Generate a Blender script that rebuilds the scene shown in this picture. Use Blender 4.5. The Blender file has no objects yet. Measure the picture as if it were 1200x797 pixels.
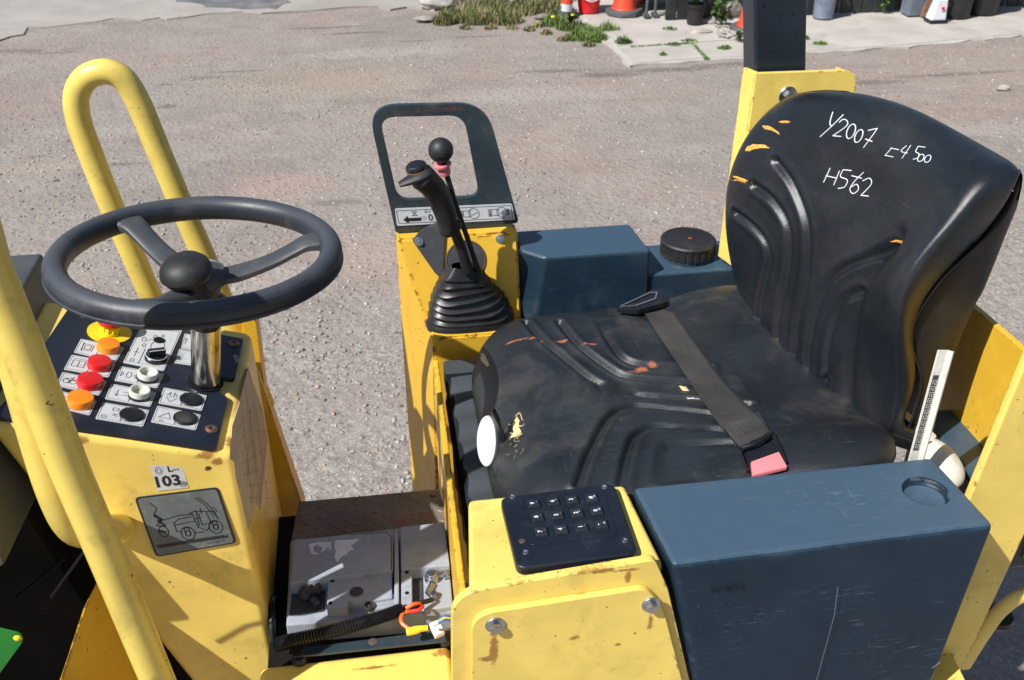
import bpy, bmesh, math, random
import numpy as np
from mathutils import Vector, Matrix, Quaternion
from mathutils.bvhtree import BVHTree
random.seed(7); rng = np.random.default_rng(11)
S = bpy.context.scene
COL = S.collection
V = Vector
# ------------------------------------------------------------------ camera
FPX = 1180.0; PITCH = math.radians(31.5); YAW = math.radians(8.5); CAM = V((0, 0, 2.25))
DIRV = V((math.sin(YAW)*math.cos(PITCH), math.cos(YAW)*math.cos(PITCH), -math.sin(PITCH)))
RGT = V((math.cos(YAW), -math.sin(YAW), 0)); UPV = RGT.cross(DIRV)
cd = bpy.data.cameras.new('camera'); cam = bpy.data.objects.new('camera', cd); COL.objects.link(cam)
cam.matrix_world = Matrix.Translation(CAM) @ Matrix((RGT, UPV, -DIRV)).transposed().to_4x4()
cd.sensor_width = 36; cd.lens = 36*FPX/1200; cd.clip_end = 500; cd.clip_start = 0.05
cd.dof.use_dof = True; cd.dof.focus_distance = 1.55; cd.dof.aperture_fstop = 13
S.camera = cam
# ------------------------------------------------------------------ sky and sun
LT = V((1.2, 0.72, -1.6)).normalized()          # direction the sunlight travels
w = bpy.data.worlds.new('World'); S.world = w; w.use_nodes = True
sk = w.node_tree.nodes.new('ShaderNodeTexSky'); sk.sky_type = 'NISHITA'; sk.sun_disc = False
sk.sun_elevation = math.asin(-LT.z); sk.sun_rotation = math.atan2(-LT.x, -LT.y)
bg = w.node_tree.nodes['Background']; bg.inputs[1].default_value = 0.070
w.node_tree.links.new(sk.outputs[0], bg.inputs[0])
sl = bpy.data.lights.new('sun', 'SUN'); sl.energy = 5.0; sl.angle = math.radians(0.55); sl.color = (1, 0.975, 0.93)
so = bpy.data.objects.new('sun', sl); COL.objects.link(so); so.rotation_euler = LT.to_track_quat('-Z', 'Y').to_euler()
so.location = (-6, -4, 8)
S.view_settings.view_transform = 'Standard'; S.view_settings.look = 'None'
S.view_settings.exposure = 0.34; S.view_settings.gamma = 1

# ------------------------------------------------------------------ turning measured sight lines into points on known planes
def ray(x, y): return DIRV + RGT*((x-600)/FPX) + UPV*((398.5-y)/FPX)
def onz(x, y, z=0.0): v = ray(x, y); return CAM + v*((z-CAM.z)/v.z)
def ony(x, y, Y): v = ray(x, y); return CAM + v*((Y-CAM.y)/v.y)
def onx(x, y, X): v = ray(x, y); return CAM + v*((X-CAM.x)/v.x)
def onp(x, y, p, n): v = ray(x, y); p = V(p); n = V(n); return CAM + v*((p-CAM).dot(n)/v.dot(n))

# ------------------------------------------------------------------ materials
MC = {}
def nodes(name):
    m = bpy.data.materials.new(name); m.use_nodes = True
    nt = m.node_tree; return m, nt, nt.nodes['Principled BSDF']
def N(nt, t, **kw):
    n = nt.nodes.new(t)
    for k, v in kw.items():
        if k.startswith('i_'): n.inputs[int(k[2:])].default_value = v
        else: setattr(n, k, v)
    return n
def mixc(nt, fac, a, b):
    m = N(nt, 'ShaderNodeMix', data_type='RGBA')
    for s, v in ((0, fac), (6, a), (7, b)):
        if hasattr(v, 'is_linked') or isinstance(v, bpy.types.NodeSocket): nt.links.new(v, m.inputs[s])
        else: m.inputs[s].default_value = v if s == 0 else (*v, 1) if len(v) == 3 else v
    return m.outputs[2]
def noise(nt, co, scale, detail=4, rough=.55, dist=0):
    n = N(nt, 'ShaderNodeTexNoise'); nt.links.new(co, n.inputs['Vector'])
    n.inputs['Scale'].default_value = scale; n.inputs['Detail'].default_value = detail
    n.inputs['Roughness'].default_value = rough; n.inputs['Distortion'].default_value = dist
    return n.outputs[0]
def ramp(nt, f, a, b):
    r = N(nt, 'ShaderNodeMapRange', interpolation_type='SMOOTHSTEP'); nt.links.new(f, r.inputs[0])
    r.inputs[1].default_value = a; r.inputs[2].default_value = b; return r.outputs[0]
def math2(nt, op, a, b=0.0):
    n = N(nt, 'ShaderNodeMath', operation=op)
    for i, v in ((0, a), (1, b)):
        if isinstance(v, bpy.types.NodeSocket): nt.links.new(v, n.inputs[i])
        else: n.inputs[i].default_value = v
    return n.outputs[0]
def bump(nt, h, strength, dist, prev=None):
    b = N(nt, 'ShaderNodeBump'); nt.links.new(h, b.inputs['Height'])
    b.inputs['Strength'].default_value = strength; b.inputs['Distance'].default_value = dist
    if prev: nt.links.new(prev, b.inputs['Normal'])
    return b.outputs[0]
def spotmask(nt, pos, spots):
    acc = None
    nz = noise(nt, pos, 90, 4, .7)
    nz2 = noise(nt, pos, 22, 2, .5)
    off = math2(nt, 'ADD', math2(nt, 'MULTIPLY', math2(nt, 'SUBTRACT', nz, .5), 2.2), math2(nt, 'MULTIPLY', math2(nt, 'SUBTRACT', nz2, .5), 1.2))
    for (x, y, z, rx, ry, rz) in spots:
        s = N(nt, 'ShaderNodeVectorMath', operation='SUBTRACT'); nt.links.new(pos, s.inputs[0]); s.inputs[1].default_value = (x, y, z)
        m = N(nt, 'ShaderNodeVectorMath', operation='MULTIPLY'); nt.links.new(s.outputs[0], m.inputs[0]); m.inputs[1].default_value = (1/rx, 1/ry, 1/rz)
        l = N(nt, 'ShaderNodeVectorMath', operation='LENGTH'); nt.links.new(m.outputs[0], l.inputs[0])
        v = math2(nt, 'ADD', l.outputs['Value'], off)
        k = ramp(nt, v, 1.15, .45)
        acc = k if acc is None else math2(nt, 'MAXIMUM', acc, k)
    return acc
def mat(name, col, rough=.5, metal=0, var=.12, vscale=9, dirt=None, dirtamt=.3, dscale=14, bmp=0, bscale=300, bdist=.0006,
        chips=None, chipcol=(.05, .02, .01), chipscale=70, chipthr=.70, spots=None, spotcol=(.24, .075, .012), coat=0, spec=.5, scratch=0, scrcol=None, rvar=.12, dust_sheen=None, dust_sheen_amt=.8, edge=None, edgeamt=.9, edgethr=.50):
    m, nt, p = nodes(name)
    tc = N(nt, 'ShaderNodeTexCoord'); co = tc.outputs['Object']
    geo = N(nt, 'ShaderNodeNewGeometry'); pos = geo.outputs['Position']
    base = (*col, 1)
    n1 = noise(nt, pos, vscale, 5)
    dark = tuple(c*(1-var) for c in col); lite = tuple(min(1, c*(1+var)) for c in col)
    c = mixc(nt, ramp(nt, n1, .3, .7), dark, lite)
    if dirt:
        n2 = noise(nt, pos, dscale, 8, .7, .4)
        c = mixc(nt, math2(nt, 'MULTIPLY', ramp(nt, n2, .48, .72), dirtamt), c, dirt)
    if dust_sheen:  # lightens up-facing sides: painted sheen as well as dust
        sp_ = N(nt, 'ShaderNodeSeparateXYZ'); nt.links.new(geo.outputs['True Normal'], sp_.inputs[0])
        dm = math2(nt, 'MULTIPLY', ramp(nt, math2(nt, 'ADD', sp_.outputs[2], math2(nt, 'MULTIPLY', math2(nt, 'SUBTRACT', noise(nt, pos, 12, 6, .65), .5), .5)), .42, .95), dust_sheen_amt)
        c = mixc(nt, dm, c, dust_sheen)
    rr = math2(nt, 'ADD', math2(nt, 'MULTIPLY', math2(nt, 'SUBTRACT', noise(nt, pos, 35, 5, .7), .5), rvar*2), rough)
    if scratch:
        mp = N(nt, 'ShaderNodeMapping'); nt.links.new(pos, mp.inputs[0]); mp.inputs['Scale'].default_value = (18, 260, 260); mp.inputs['Rotation'].default_value = (.3, .4, .5)
        n5 = noise(nt, mp.outputs[0], 1, 3, .6)
        mp2 = N(nt, 'ShaderNodeMapping'); nt.links.new(pos, mp2.inputs[0]); mp2.inputs['Scale'].default_value = (300, 20, 200); mp2.inputs['Rotation'].default_value = (.1, .3, -.7)
        n6 = noise(nt, mp2.outputs[0], 1, 3, .6)
        sc = math2(nt, 'MULTIPLY', math2(nt, 'MAXIMUM', ramp(nt, n5, .61, .69), ramp(nt, n6, .63, .71)), scratch)
        sc = math2(nt, 'MULTIPLY', sc, ramp(nt, noise(nt, pos, 7, 3), .45, .65))
        c = mixc(nt, sc, c, scrcol or tuple(min(1, x*2.4+.04) for x in col))
    if chips:
        n3 = noise(nt, pos, chipscale, 3, .6); n4 = noise(nt, pos, 7, 2)
        k = ramp(nt, math2(nt, 'ADD', n3, math2(nt, 'MULTIPLY', math2(nt, 'SUBTRACT', n4, .5), .25)), chipthr, chipthr+.025)
        c = mixc(nt, math2(nt, 'MULTIPLY', k, chips), c, chipcol)
    if edge:
        bv_ = N(nt, 'ShaderNodeBevel', samples=4); bv_.inputs[0].default_value = .007
        dt = N(nt, 'ShaderNodeVectorMath', operation='DOT_PRODUCT'); nt.links.new(bv_.outputs[0], dt.inputs[0]); nt.links.new(geo.outputs['Normal'], dt.inputs[1])
        em = ramp(nt, math2(nt, 'SUBTRACT', 1.0, dt.outputs['Value']), .004, .035)
        en = ramp(nt, math2(nt, 'ADD', noise(nt, pos, 60, 4, .65), math2(nt, 'MULTIPLY', math2(nt, 'SUBTRACT', noise(nt, pos, 9, 2), .5), .5)), edgethr+.03, edgethr+.10)
        c = mixc(nt, math2(nt, 'MULTIPLY', math2(nt, 'MULTIPLY', em, en), edgeamt), c, edge)
    if spots:
        k = spotmask(nt, pos, spots)
        c = mixc(nt, math2(nt, 'MULTIPLY', k, .80), c, spotcol)
    nt.links.new(c, p.inputs['Base Color']); nt.links.new(rr, p.inputs['Roughness'])
    p.inputs['Metallic'].default_value = metal; p.inputs['Specular IOR Level'].default_value = spec
    if coat: p.inputs['Coat Weight'].default_value = coat; p.inputs['Coat Roughness'].default_value = .25
    if bmp:
        nb = noise(nt, pos, bscale, 4, .6)
        nt.links.new(bump(nt, nb, bmp, bdist), p.inputs['Normal'])
    MC[name] = m; return m

def spot(p, rx, ry, rz): return (p.x, p.y, p.z, rx, ry, rz)
YSP = [spot(ony(763, 733, .93), .006, .02, .022), spot(ony(579, 762, .93), .0065, .02, .034), spot(ony(573, 775, .93), .014, .02, .005),
       spot(ony(735, 668, .945), .02, .02, .003), spot(ony(736, 676, .945), .006, .02, .016), spot(ony(705, 669, .945), .02, .02, .004),
       spot(ony(674, 750, .93), .008, .02, .007), spot(ony(725, 758, .93), .005, .02, .003), spot(ony(745, 745, .93), .004, .02, .003),
       spot(ony(240, 533, 1.235), .02, .02, .006), spot(ony(98, 515, 1.235), .01, .02, .006), spot(ony(255, 540, 1.235), .008, .02, .008),
       spot(onx(277, 520, -.232), .02, .014, .03), spot(onx(328, 700, -.232), .02, .02, .03), spot(onx(330, 640, -.232), .02, .03, .05),
       spot(onz(525, 765, .94), .03, .012, .02), spot(onz(440, 783, .94), .05, .003, .02), spot(onx(340, 570, -.232), .03, .03, .05),
       spot(onz(355, 590, .94), .05, .04, .04), spot(ony(927, 112, 1.78), .018, .01, .014), spot(ony(1200, 625, .93), .01, .03, .03),
       spot(ony(1150, 588, .93), .012, .02, .012), spot(onx(320, 690, -.232), .02, .012, .05)]
YEL = (.80, .59, .135)
mat('yellow_paint', YEL, .36, var=.09, dirt=(.42, .29, .07), dirtamt=.55, dscale=7, chips=.95, chipthr=.705, chipscale=110, edge=(.12, .045, .014), edgethr=.53, spots=YSP, bmp=.12, bscale=900, bdist=.0004, scratch=.35, scrcol=(.85, .72, .4))
mat('yellow_fresh', (.72, .43, .035), .40, var=.08, dirt=(.33, .20, .04), dirtamt=.4, dscale=9, chips=.95, chipthr=.705, chipscale=95, edge=(.10, .035, .012), edgethr=.47, spots=YSP, bmp=.12, bscale=900, bdist=.0004)
mat('yellow_rail', (.75, .57, .125), .28, var=.08, dirt=(.33, .24, .08), dirtamt=.45, dscale=16, chips=.95, chipthr=.70, chipscale=75, bmp=.1, bscale=700, bdist=.0004)
mat('blue_plastic', (.0065, .021, .040), .46, spec=.3, edge=(.17, .20, .24), edgeamt=.6, edgethr=.52, dust_sheen=(.060, .102, .150), var=.15, dirt=(.03, .045, .055), dirtamt=.2, dscale=11, bmp=.25, bscale=1100, bdist=.0005, scratch=.32, scrcol=(.22, .26, .30), rvar=.1)  # pale top tone paints in the sky sheen, with some dust
mat('tank_plastic', (.011, .028, .048), .36, dust_sheen=(.042, .080, .122), var=.15, dirt=(.08, .10, .11), dirtamt=.35, dscale=9, bmp=.25, bscale=900, bdist=.0005, scratch=.3, rvar=.1)
mat('dash_blue', (.008, .012, .025), .45, var=.2, dirt=(.035, .045, .065), dirtamt=.5, dscale=12, chips=.6, chipcol=(.12, .13, .14), chipthr=.76, chipscale=150, bmp=.2, bscale=900, bdist=.0004)
mat('black_vinyl', (.0115, .0145, .0190), .25, var=.25, dirt=(.038, .038, .040), dirtamt=.45, dscale=6, bmp=.40, bscale=1100, bdist=.0009, rvar=.10, scratch=.22, scrcol=(.09, .09, .09))
CSP = [spot(onz(x, y, 1.27), rx, ry, .05) for x, y, rx, ry in ((606, 395, .022, .004), (628, 395, .014, .0035), (658, 398, .012, .004), (692, 400, .014, .004), (752, 424, .012, .006), (765, 417, .010, .006), (745, 427, .014, .004))]
mat('seat_vinyl', (.0140, .0175, .0225), .37, var=.3, dirt=(.060, .057, .053), dirtamt=.75, dscale=6, bmp=.6, bscale=650, bdist=.0009, rvar=.1, scratch=.3, scrcol=(.12, .11, .10), spots=CSP, spotcol=(.42, .13, .06))
mat('rubber', (.013, .0135, .0145), .55, var=.25, dirt=(.06, .058, .055), dirtamt=.45, dscale=18, bmp=.35, bscale=700, bdist=.0006)
mat('wheel_rubber', (.018, .022, .032), .46, dust_sheen=(.075, .082, .098), dust_sheen_amt=.55, var=.25, dirt=(.085, .085, .09), dirtamt=.6, dscale=12, bmp=.35, bscale=500, bdist=.0006, spots=[spot(onz(335, 355, 1.63), .02, .012, .03), spot(onz(345, 348, 1.63), .012, .02, .03)], spotcol=(.17, .14, .12))  # lighter upper rim: top light and highlights painted into the colour
mat('spoke_grey', (.050, .054, .062), .5, var=.15, dirt=(.10, .10, .10), dirtamt=.5, bmp=.2)
mat('black_gaiter', (.012, .012, .013), .38, var=.2, dirt=(.045, .043, .04), dirtamt=.4, dscale=20, bmp=.2, bscale=400)
mat('guard_blue', (.022, .038, .050), .38, var=.25, dirt=(.09, .085, .075), dirtamt=.55, dscale=22, chips=.9, chipcol=(.10, .035, .015), chipthr=.69, chipscale=55,
    spots=[spot(ony(520, 133, 1.85), .08, .03, .006), spot(ony(500, 236, 1.85), .10, .03, .006)], spotcol=(.13, .045, .02))
mat('post_blue', (.010, .018, .030), .36, var=.2, chips=.9, chipcol=(.003, .003, .004), chipthr=.68, chipscale=60, bmp=.15, bscale=300)
mat('keypad_black', (.008, .011, .019), .42, var=.2, dirt=(.04, .045, .055), dirtamt=.4, dscale=25, bmp=.2, bscale=900)
mat('key_black', (.016, .019, .028), .4, var=.2, dirt=(.06, .06, .07), dirtamt=.4, dscale=60)
mat('rib_mat', (.018, .024, .030), .42, var=.2, dust_sheen=(.060, .070, .078), dust_sheen_amt=.8, bmp=.2)
mat('chrome', (.55, .54, .50), .22, 1, var=.15, dirt=(.16, .14, .10), dirtamt=.7, dscale=30, rvar=.1)
mat('bolt_steel', (.52, .54, .56), .30, 1, var=.15, dirt=(.12, .06, .03), dirtamt=.45, dscale=120)
mat('rusty_steel', (.16, .12, .09), .6, .6, var=.4, dirt=(.22, .08, .03), dirtamt=.9, dscale=60, bmp=.4, bscale=200)
mat('deck_steel', (.16, .135, .115), .5, .15, var=.3, dirt=(.20, .075, .04), dirtamt=.85, dscale=22, bmp=.3, bscale=260)
mat('battery_grey', (.33, .36, .42), .45, var=.1, dirt=(.09, .085, .075), dirtamt=.45, dscale=14, bmp=.12)
mat('battery_dark', (.045, .045, .05), .5, var=.2, dirt=(.10, .09, .07), dirtamt=.5)
mat('silver_remnant', (.74, .80, .95), .45, var=.2)
mat('grime_shade', (.007, .0065, .006), .8, spec=.2, var=.4, dirt=(.016, .012, .009), dirtamt=.6)  # near-black for grime and seams; painted shade on the front frame
mat('hood_grey', (.055, .062, .068), .45, var=.2, dirt=(.10, .09, .08), dirtamt=.5, bmp=.2)
mat('orange_plastic', (.85, .24, .010), .3, var=.05, dirt=(.5, .2, .05), dirtamt=.3, coat=.3)
mat('red_plastic', (.62, .012, .016), .3, var=.06, dirt=(.4, .05, .04), dirtamt=.3, coat=.3)
mat('stop_yellow', (.85, .62, .012), .35, var=.05, dirt=(.5, .33, .03), dirtamt=.3)
mat('white_plastic', (.62, .61, .55), .4, var=.07, dirt=(.38, .34, .26), dirtamt=.5, dscale=30)
mat('black_plastic', (.010, .011, .015), .35, var=.2, dirt=(.04, .04, .04), dirtamt=.4, dscale=30)
mat('label_white', (.56, .57, .58), .4, var=.05, dirt=(.33, .31, .27), dirtamt=.5, dscale=60)
mat('label_ink', (.02, .021, .024), .5, var=.1)
mat('decal_grey', (.125, .145, .155), .3, var=.15, dirt=(.28, .30, .30), dirtamt=.4, dscale=60)
mat('decal_light', (.58, .62, .68), .38, var=.06, dirt=(.35, .34, .31), dirtamt=.4, dscale=50)
mat('paper', (.50, .43, .36), .8, var=.12, dirt=(.22, .17, .13), dirtamt=.6, dscale=35, bmp=.3, bscale=200)
mat('chalk', (.75, .78, .84), .7, var=.08)
mat('foam', (.72, .36, .07), .85, var=.2, dirt=(.35, .12, .02), dirtamt=.6, dscale=150, bmp=.5, bscale=500)
mat('pale_foam', (.66, .52, .24), .85, var=.3, dirt=(.25, .14, .05), dirtamt=.7, dscale=150, bmp=.5, bscale=500)
mat('webbing', (.034, .032, .032), .8, var=.2, dirt=(.075, .066, .058), dirtamt=.6, dscale=14, bmp=.6, bscale=900, bdist=.0006)
mat('buckle_red', (.72, .20, .22), .4, var=.08, dirt=(.4, .2, .18), dirtamt=.4)
mat('wire_red', (.62, .035, .02), .4); mat('wire_orange', (.75, .13, .03), .4); mat('wire_blue', (.02, .13, .42), .4); mat('wire_yellow', (.75, .55, .03), .4)
mat('green_card', (.012, .20, .02), .5, var=.15)
mat('dark_tin', (.20, .24, .32), .45, .2, var=.25, dirt=(.25, .10, .05), dirtamt=.95, dscale=9)
mat('cone_orange', (.70, .065, .025), .5, var=.12, dirt=(.35, .10, .06), dirtamt=.35, dscale=10)
mat('cone_white', (.62, .64, .68), .45, var=.08, dirt=(.4, .38, .34), dirtamt=.4)
mat('cone_base', (.070, .075, .078), .75, var=.2, dirt=(.16, .15, .13), dirtamt=.6)
mat('bucket_red', (.66, .015, .018), .38, var=.08)
mat('terracotta', (.40, .09, .04), .7)
mat('pot_black', (.014, .014, .016), .5, var=.2, dirt=(.05, .045, .04), dirtamt=.4)
mat('bin_grey', (.13, .15, .19), .5, var=.15, dirt=(.2, .2, .19), dirtamt=.3)
mat('fence_dark', (.020, .021, .022), .6, var=.3, dirt=(.05, .05, .045), dirtamt=.5)
mat('wood_brown', (.20, .10, .055), .75, var=.25, vscale=25)
mat('rock', (.22, .19, .17), .85, var=.35, vscale=20, bmp=.8, bscale=40, bdist=.01)
mat('pale_stone', (.36, .34, .31), .85, var=.25, vscale=12, dirt=(.2, .17, .13), dirtamt=.5, bmp=.6, bscale=60, bdist=.006)
mat('concrete', (.42, .39, .355), .9, var=.10, vscale=2.5, dirt=(.27, .24, .21), dirtamt=.55, dscale=3, chips=.5, chipcol=(.16, .13, .11), chipthr=.70, chipscale=22, bmp=.5, bscale=90, bdist=.004)
mat('old_road', (.44, .41, .38), .9, var=.12, vscale=2, dirt=(.26, .23, .20), dirtamt=.6, dscale=2.5, chips=.6, chipcol=(.18, .16, .15), chipthr=.68, chipscale=18, bmp=.5, bscale=70, bdist=.005)
mat('worn_surface', (.325, .300, .275), .9, var=.12, vscale=2, dirt=(.29, .25, .215), dirtamt=.6, dscale=2.5, chips=.6, chipcol=(.18, .16, .15), chipthr=.66, chipscale=18, bmp=.5, bscale=70, bdist=.005)
mat('tarmac_patch', (.13, .13, .14), .85, var=.2, vscale=5, dirt=(.25, .23, .22), dirtamt=.7, dscale=5, bmp=.6, bscale=90, bdist=.005)
for nme, c in (('grass_green', (.075, .14, .030)), ('grass_dry', (.26, .20, .10)), ('weed_leaf', (.10, .21, .022)), ('dark_leaf', (.035, .085, .02)), ('dandelion', (.80, .60, .02))):
    m_ = mat(nme, c, .6, var=.35, vscale=3); m_.node_tree.nodes['Principled BSDF'].inputs['Subsurface Weight'].default_value = 0

def ground_material():
    m, nt, p = nodes('yard_gravel')
    geo = N(nt, 'ShaderNodeNewGeometry'); pos = geo.outputs['Position']
    a = ramp(nt, noise(nt, pos, .55, 6, .6, .6), .38, .64)
    c = mixc(nt, a, (.285, .228, .198), (.255, .232, .212))                    # reddish hardcore against grey planings
    b = ramp(nt, noise(nt, pos, 1.9, 7, .65, .3), .40, .70); c = mixc(nt, math2(nt, 'MULTIPLY', b, .55), c, (.335, .300, .268))
    d = ramp(nt, noise(nt, pos, 4.5, 8, .72, .5), .50, .70); c = mixc(nt, math2(nt, 'MULTIPLY', d, .5), c, (.175, .148, .132))
    # tyre-worn streaks along the yard
    mp = N(nt, 'ShaderNodeMapping'); nt.links.new(pos, mp.inputs[0]); mp.inputs['Rotation'].default_value = (0, 0, .16); mp.inputs['Scale'].default_value = (.55, 3.2, 1)
    st = noise(nt, mp.outputs[0], 1.3, 7, .66, .5)
    c = mixc(nt, math2(nt, 'MULTIPLY', ramp(nt, st, .50, .68), .32), c, (.165, .138, .122))
    mp3 = N(nt, 'ShaderNodeMapping'); nt.links.new(pos, mp3.inputs[0]); mp3.inputs['Rotation'].default_value = (0, 0, .1); mp3.inputs['Scale'].default_value = (1.5, 5.5, 1); mp3.inputs['Location'].default_value = (3, 8, 0)
    c = mixc(nt, math2(nt, 'MULTIPLY', ramp(nt, noise(nt, mp3.outputs[0], .9, 6, .7, .8), .64, .70), .7), c, (.12, .09, .075))
    bp_ = ramp(nt, noise(nt, pos, .9, 7, .68, .9), .50, .62); c = mixc(nt, math2(nt, 'MULTIPLY', bp_, .45), c, (.185, .160, .148))
    # sandy patch and red brick dust
    for (x, y, z, rx, ry, rz), cc in ((spot(onz(375, 95), .9, .42, 1), (.34, .27, .18)), (spot(onz(310, 92), .45, .10, 1), (.24, .20, .17)), (spot(onz(330, 215), .30, .22, 1), (.40, .25, .21)), (spot(onz(430, 290), .35, .3, 1), (.42, .29, .24)), (spot(onz(45, 195), .25, .1, 1), (.40, .32, .24))):
        k = spotmask(nt, pos, [(x, y, z, rx, ry, rz)]); c = mixc(nt, math2(nt, 'MULTIPLY', k, .45), c, cc)
    def gs(x, y, rx, ry): q = onz(x, y); return (q.x, q.y, 0, rx, ry, 1)
    dk_ = spotmask(nt, pos, [gs(15, 58, .22, .07), gs(38, 58, .10, .08), gs(62, 60, .22, .03), gs(196, 122, .10, .05), gs(192, 97, .09, .03), gs(240, 89, .22, .05), gs(275, 82, .25, .03), gs(382, 31, .40, .04), gs(420, 37, .35, .04), gs(405, 38, .2, .03),
        gs(650, 82, .35, .06), gs(715, 86, .28, .08), gs(790, 79, .55, .06), gs(860, 73, .4, .05), gs(900, 70, .4, .05), gs(330, 14, .3, .05), gs(30, 17, .5, .04), gs(250, 54, .12, .015), gs(560, 41, .3, .03), gs(485, 47, .18, .02), gs(140, 190, .15, .03), gs(390, 235, .18, .05), gs(1010, 95, .5, .06), gs(1120, 85, .6, .05)])
    c = mixc(nt, math2(nt, 'MULTIPLY', dk_, .62), c, (.095, .075, .068))
    lt_ = spotmask(nt, pos, [gs(450, 60, .9, .15), gs(620, 110, .7, .2), gs(140, 150, .5, .15), gs(320, 330, .35, .2), gs(460, 500, .25, .15), gs(1150, 150, .6, .15), gs(90, 12, 1.0, .15)])
    c = mixc(nt, math2(nt, 'MULTIPLY', lt_, .35), c, (.42, .385, .35))
    # stones: two sizes of cells, each with its own tint
    dist = N(nt, 'ShaderNodeVectorMath', operation='LENGTH')
    sb = N(nt, 'ShaderNodeVectorMath', operation='SUBTRACT'); nt.links.new(pos, sb.inputs[0]); sb.inputs[1].default_value = (0, 0, 0); nt.links.new(sb.outputs[0], dist.inputs[0])
    h = None; nrm = None
    for sc, amt in ((62, .42), (145, .5), (24, .12)):
        v = N(nt, 'ShaderNodeTexVoronoi'); nt.links.new(pos, v.inputs['Vector']); v.inputs['Scale'].default_value = sc
        sep = N(nt, 'ShaderNodeSeparateColor'); nt.links.new(v.outputs['Color'], sep.inputs[0])
        cr = N(nt, 'ShaderNodeValToRGB'); nt.links.new(sep.outputs[0], cr.inputs[0])
        e = cr.color_ramp.elements; e[0].color = (.12, .11, .105, 1); e[1].color = (.56, .53, .49, 1); e[0].position = .0; e[1].position = 1
        for pz, cl in ((.25, (.215, .188, .172, 1)), (.55, (.275, .245, .225, 1)), (.75, (.33, .27, .225, 1)), (.9, (.38, .36, .345, 1))):
            x_ = e.new(pz); x_.color = cl
        patch = ramp(nt, noise(nt, pos, 1.3, 4, .6), .35, .62)
        sy_ = N(nt, 'ShaderNodeSeparateXYZ'); nt.links.new(pos, sy_.inputs[0]); nearf = math2(nt, 'ADD', math2(nt, 'MULTIPLY', ramp(nt, sy_.outputs[1], 6.0, 3.0), .75), .25)
        c = mixc(nt, math2(nt, 'MULTIPLY', math2(nt, 'MULTIPLY', math2(nt, 'ADD', math2(nt, 'MULTIPLY', patch, .7), .3), amt*1.15), nearf), c, cr.outputs[0])
        hh = ramp(nt, v.outputs['Distance'], .55, .0)
        nrm = bump(nt, hh, .38, .30/sc, nrm)
    nrm = bump(nt, noise(nt, pos, 9, 8, .7), .35, .03, nrm)
    nt.links.new(nrm, p.inputs['Normal']); nt.links.new(c, p.inputs['Base Color'])
    p.inputs['Roughness'].default_value = .88; p.inputs['Specular IOR Level'].default_value = .25
    MC['yard_gravel'] = m
ground_material()

# ------------------------------------------------------------------ mesh helpers
def merge(dst, tmp, M=None, mi=0, smooth=True):
    if M is not None: bmesh.ops.transform(tmp, matrix=M, verts=tmp.verts)
    for f in tmp.faces: f.material_index = mi; f.smooth = smooth
    me = bpy.data.meshes.new('t'); tmp.to_mesh(me); dst.from_mesh(me); bpy.data.meshes.remove(me); tmp.free()
def new(): return bmesh.new()
def box(bm, c, s, M=None, bev=0, seg=2, mi=0):
    t = bmesh.new(); bmesh.ops.create_cube(t, size=1)
    for v in t.verts: v.co = V((v.co.x*s[0]+c[0], v.co.y*s[1]+c[1], v.co.z*s[2]+c[2]))
    if bev: bmesh.ops.bevel(t, geom=t.edges[:], offset=bev, segments=seg, profile=.5, affect='EDGES')
    merge(bm, t, M, mi)
def hexa(bm, top, bot, bev=0, seg=3, mi=0):
    t = bmesh.new(); a = [t.verts.new(p) for p in top]; b = [t.verts.new(p) for p in bot]
    t.faces.new(a); t.faces.new(b[::-1])
    n = len(a)
    for i in range(n): t.faces.new((a[i], b[i], b[(i+1) % n], a[(i+1) % n]))
    bmesh.ops.recalc_face_normals(t, faces=t.faces[:])
    if bev: bmesh.ops.bevel(t, geom=t.edges[:], offset=bev, segments=seg, profile=.5, affect='EDGES')
    merge(bm, t, None, mi)
def rpoly(pts, r, n=5):
    pts = [V(p) for p in pts]; out = []; k = len(pts)
    rr = r if isinstance(r, (list, tuple)) else [r]*k
    for i in range(k):
        p = pts[i]; a = pts[i-1]-p; b = pts[(i+1) % k]-p
        q = min(rr[i], a.length*.49, b.length*.49)
        if q < 1e-5: out.append(p); continue
        A = p+a.normalized()*q; Bq = p+b.normalized()*q
        for j in range(n+1):
            t = j/n; out.append(A*(1-t)**2+p*2*t*(1-t)+Bq*t*t)
    return out
def prism(bm, pts, vec, bev=0, seg=2, mi=0, hole=None):
    """flat plate: outline pts (3D, planar) pushed back along vec; bev rounds the rim"""
    t = bmesh.new(); vec = V(vec)
    if hole:
        for off in (V((0, 0, 0)), vec):
            pass
        n = len(pts); assert len(hole) == n
        A = [t.verts.new(V(p)) for p in pts]; Bh = [t.verts.new(V(p)) for p in hole]
        A2 = [t.verts.new(V(p)+vec) for p in pts]; B2 = [t.verts.new(V(p)+vec) for p in hole]
        for i in range(n):
            j = (i+1) % n
            t.faces.new((A[i], A[j], Bh[j], Bh[i])); t.faces.new((A2[j], A2[i], B2[i], B2[j]))
            t.faces.new((A[j], A[i], A2[i], A2[j])); t.faces.new((Bh[i], Bh[j], B2[j], B2[i]))
    else:
        a = [t.verts.new(V(p)) for p in pts]; b = [t.verts.new(V(p)+vec) for p in pts]
        t.faces.new(a); t.faces.new(b[::-1]); n = len(a)
        for i in range(n): t.faces.new((a[i], b[i], b[(i+1) % n], a[(i+1) % n]))
    bmesh.ops.recalc_face_normals(t, faces=t.faces[:])
    if bev:
        es = [e for e in t.edges if len(e.link_faces) == 2 and e.calc_face_angle(0) > .9]
        bmesh.ops.bevel(t, geom=es, offset=bev, segments=seg, profile=.5, affect='EDGES')
    merge(bm, t, None, mi)
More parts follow.
